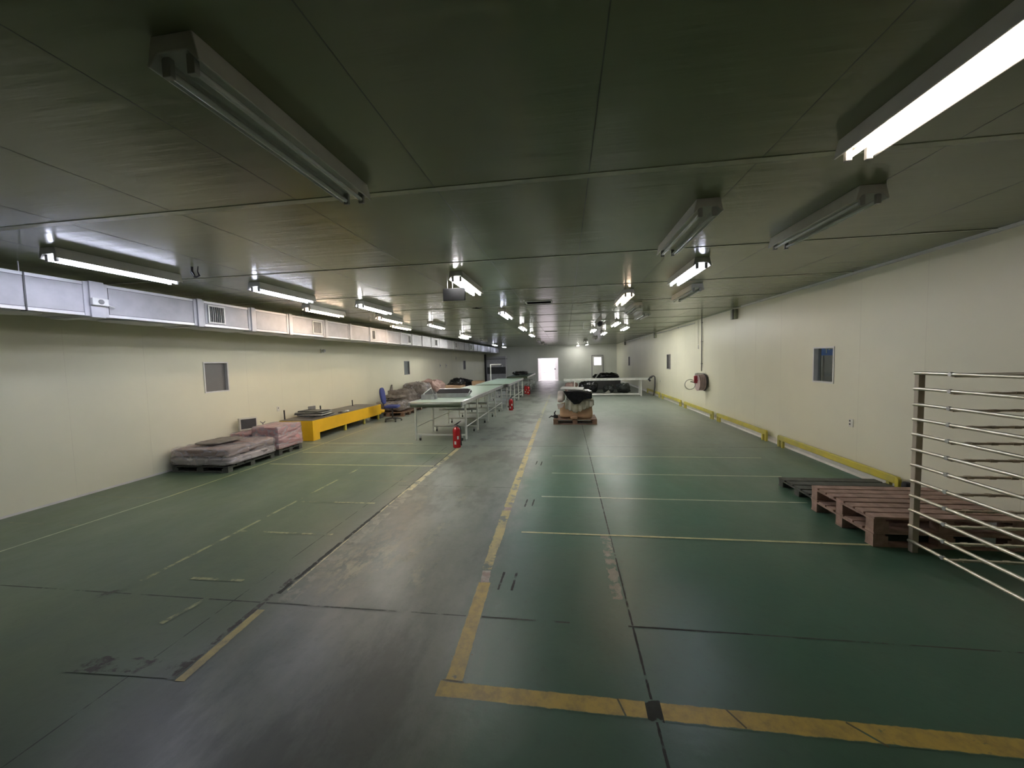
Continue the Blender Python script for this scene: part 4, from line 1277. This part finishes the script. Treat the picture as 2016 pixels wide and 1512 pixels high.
t = thing('bin_bag', 'black bag spilling over the top of the carton on the mid floor pallet', 'bag', (0.32, 11.22, 0.80))
MB().lump(-0.30, 0.42, -0.38, 0.36, -0.035, 0.16, seed=46, amp=0.02, power=5, n=12, freq=4).build('bag_body', 'black_bag', t, smooth=True)
MB().prism([(-0.40, 0.16), (0.40, 0.10), (0.39, -0.06), (0.16, -0.09), (0.05, -0.20), (-0.10, -0.22), (-0.28, -0.04)], -0.475, -0.455, 'y').build('hanging_fold', 'black_bag', t, bevel=0.009)
o = MB().box(-0.36, 0.28, -0.30, 0.30, 0, 0.018).build('pale_board', 'bench', bevel=0.003)
o.location = (0.22, 11.12, 1.0)
o.rotation_euler = (radians(2), radians(2.5), radians(-5))
tag(o, 'flat pale grey board lying on top of the black bag on the pallet', 'board')
t = thing('power_tool', 'jagged black tool hanging off the left end of the loaded pallet', 'tool', (-0.33, 10.95, 0.156))
MB().lump(-0.05, 0.12, -0.08, 0.08, 0.0, 0.13, seed=48, amp=0.02, n=6).build('tool_body', 'black', t)
MB().tube([(-0.02, 0, 0.05), (-0.10, 0, 0.07), (-0.17, 0, 0.02)], [0.025, 0.02, 0.01], 8).tube([(0.02, 0, 0.08), (-0.01, 0, 0.16), (0.03, 0, 0.22)], [0.02, 0.02, 0.012], 8).build('tool_handle', 'black', t)

# ------------------------------------------------------------------ white bench with hose, bags behind
Yb = 18.8
t = thing('work_bench', 'long narrow pale bench on white tube legs across the right half', 'bench')
MB().box(-0.10, 4.05, Yb, Yb + 0.60, 0.775, 0.865).build('bench_top', 'bench', t, bevel=0.008)
for x in (0.42, 3.56):
    for y in (Yb + 0.05, Yb + 0.53):
        MB().tube([(x, y, 0.42), (x, y, 0.774)], 0.022, 10).tube([(x, y, 0.004), (x, y, 0.44)], 0.036, 10).build('leg', 'white', t)
for y in (Yb + 0.05, Yb + 0.53):
    MB().tube([(0.42, y, 0.09), (3.56, y, 0.09)], 0.022, 8).build('stretcher', 'white', t)
t = thing('shower_hose', 'dark curved hose arching off the right end of the pale bench', 'hose', (4.0, Yb - 0.08, 0))
pts = []
for k in range(9):
    a = pi * k / 8
    pts.append((0.12 + 0.14 * -cos(a), 0, 0.80 + 0.13 * sin(a)))
MB().tube([(-0.07, 0, 0.87)] + [(0.0, 0, 0.91), (0.06, 0, 0.955), (0.12, 0, 0.955), (0.155, 0, 0.90), (0.16, 0, 0.80), (0.155, 0, 0.45), (0.10, 0, 0.03)], [0.05, 0.05, 0.03, 0.025, 0.025, 0.03, 0.028, 0.028], 10).build('hose_run', 'dark', t, smooth=True)
MB().tube([(-0.075, 0, 0.875), (-0.12, 0, 0.80), (-0.05, 0, 0.72)], [0.03, 0.045, 0.05], 10).build('spray_head', 'black', t, smooth=True)

wrapped('bin_bag', -0.12, 0.66, 20.0, 20.9, 0.002, 0.66, 'brown_load', 'brownish dark bag under the left end of the pale bench', 51, film=False, amp=0.07, power=3, cat='bag', freq=4)
wrapped('bin_bag', 0.68, 1.72, 20.0, 21.0, 0.002, 0.70, 'black_bag', 'big black bag under the bench beside the brownish one', 52, film=False, amp=0.08, power=3, cat='bag', freq=3.5)
wrapped('bin_bag', 1.90, 2.50, 20.1, 20.75, 0.002, 0.48, 'grey_bag', 'left half of two dark shiny grey bags under the right side of the bench', 53, film=False, amp=0.07, power=2.8, cat='bag', freq=4)
wrapped('bin_bag', 2.62, 3.35, 20.15, 20.9, 0.002, 0.56, 'grey_bag', 'right one of two dark shiny grey bags under the right side of the bench', 54, film=False, amp=0.07, power=2.8, cat='bag', freq=4)
o = MB().box(-0.16, 0.16, -0.01, 0.01, -0.07, 0.07).build('pale_board', 'white')
o.location = (2.08, 20.0, 0.07)
o.rotation_euler = (radians(10), radians(-35), 0)
tag(o, 'small white board tilted against the shiny grey bags', 'board')
t = thing('pallet_crate', 'low dark crate behind the bench carrying the black heap', 'crate', (2.35, 23.6, 0))
MB().box(-0.85, 0.85, -0.5, 0.5, 0.002, 0.55).build('crate_body', 'dark', t, bevel=0.01)
wrapped('bin_bag', 1.60, 3.20, 23.1, 24.1, 0.554, 1.02, 'black_bag', 'black heap with a pale edge rising above the bench near the right corner', 55, film=False, amp=0.08, power=2.4, cat='bag', freq=3)
t = thing('plastic_sheet', 'white sheet edge showing along the top left of the black heap', 'plastic sheet', (1.98, 23.05, 0.62))
MB().tube([(-0.30, 0, -0.03), (-0.12, 0, 0.24), (0.02, 0.02, 0.39), (0.42, 0.03, 0.42)], [0.03, 0.035, 0.035, 0.02], 8).build('crumpled_sheet', 'white', t, smooth=True)
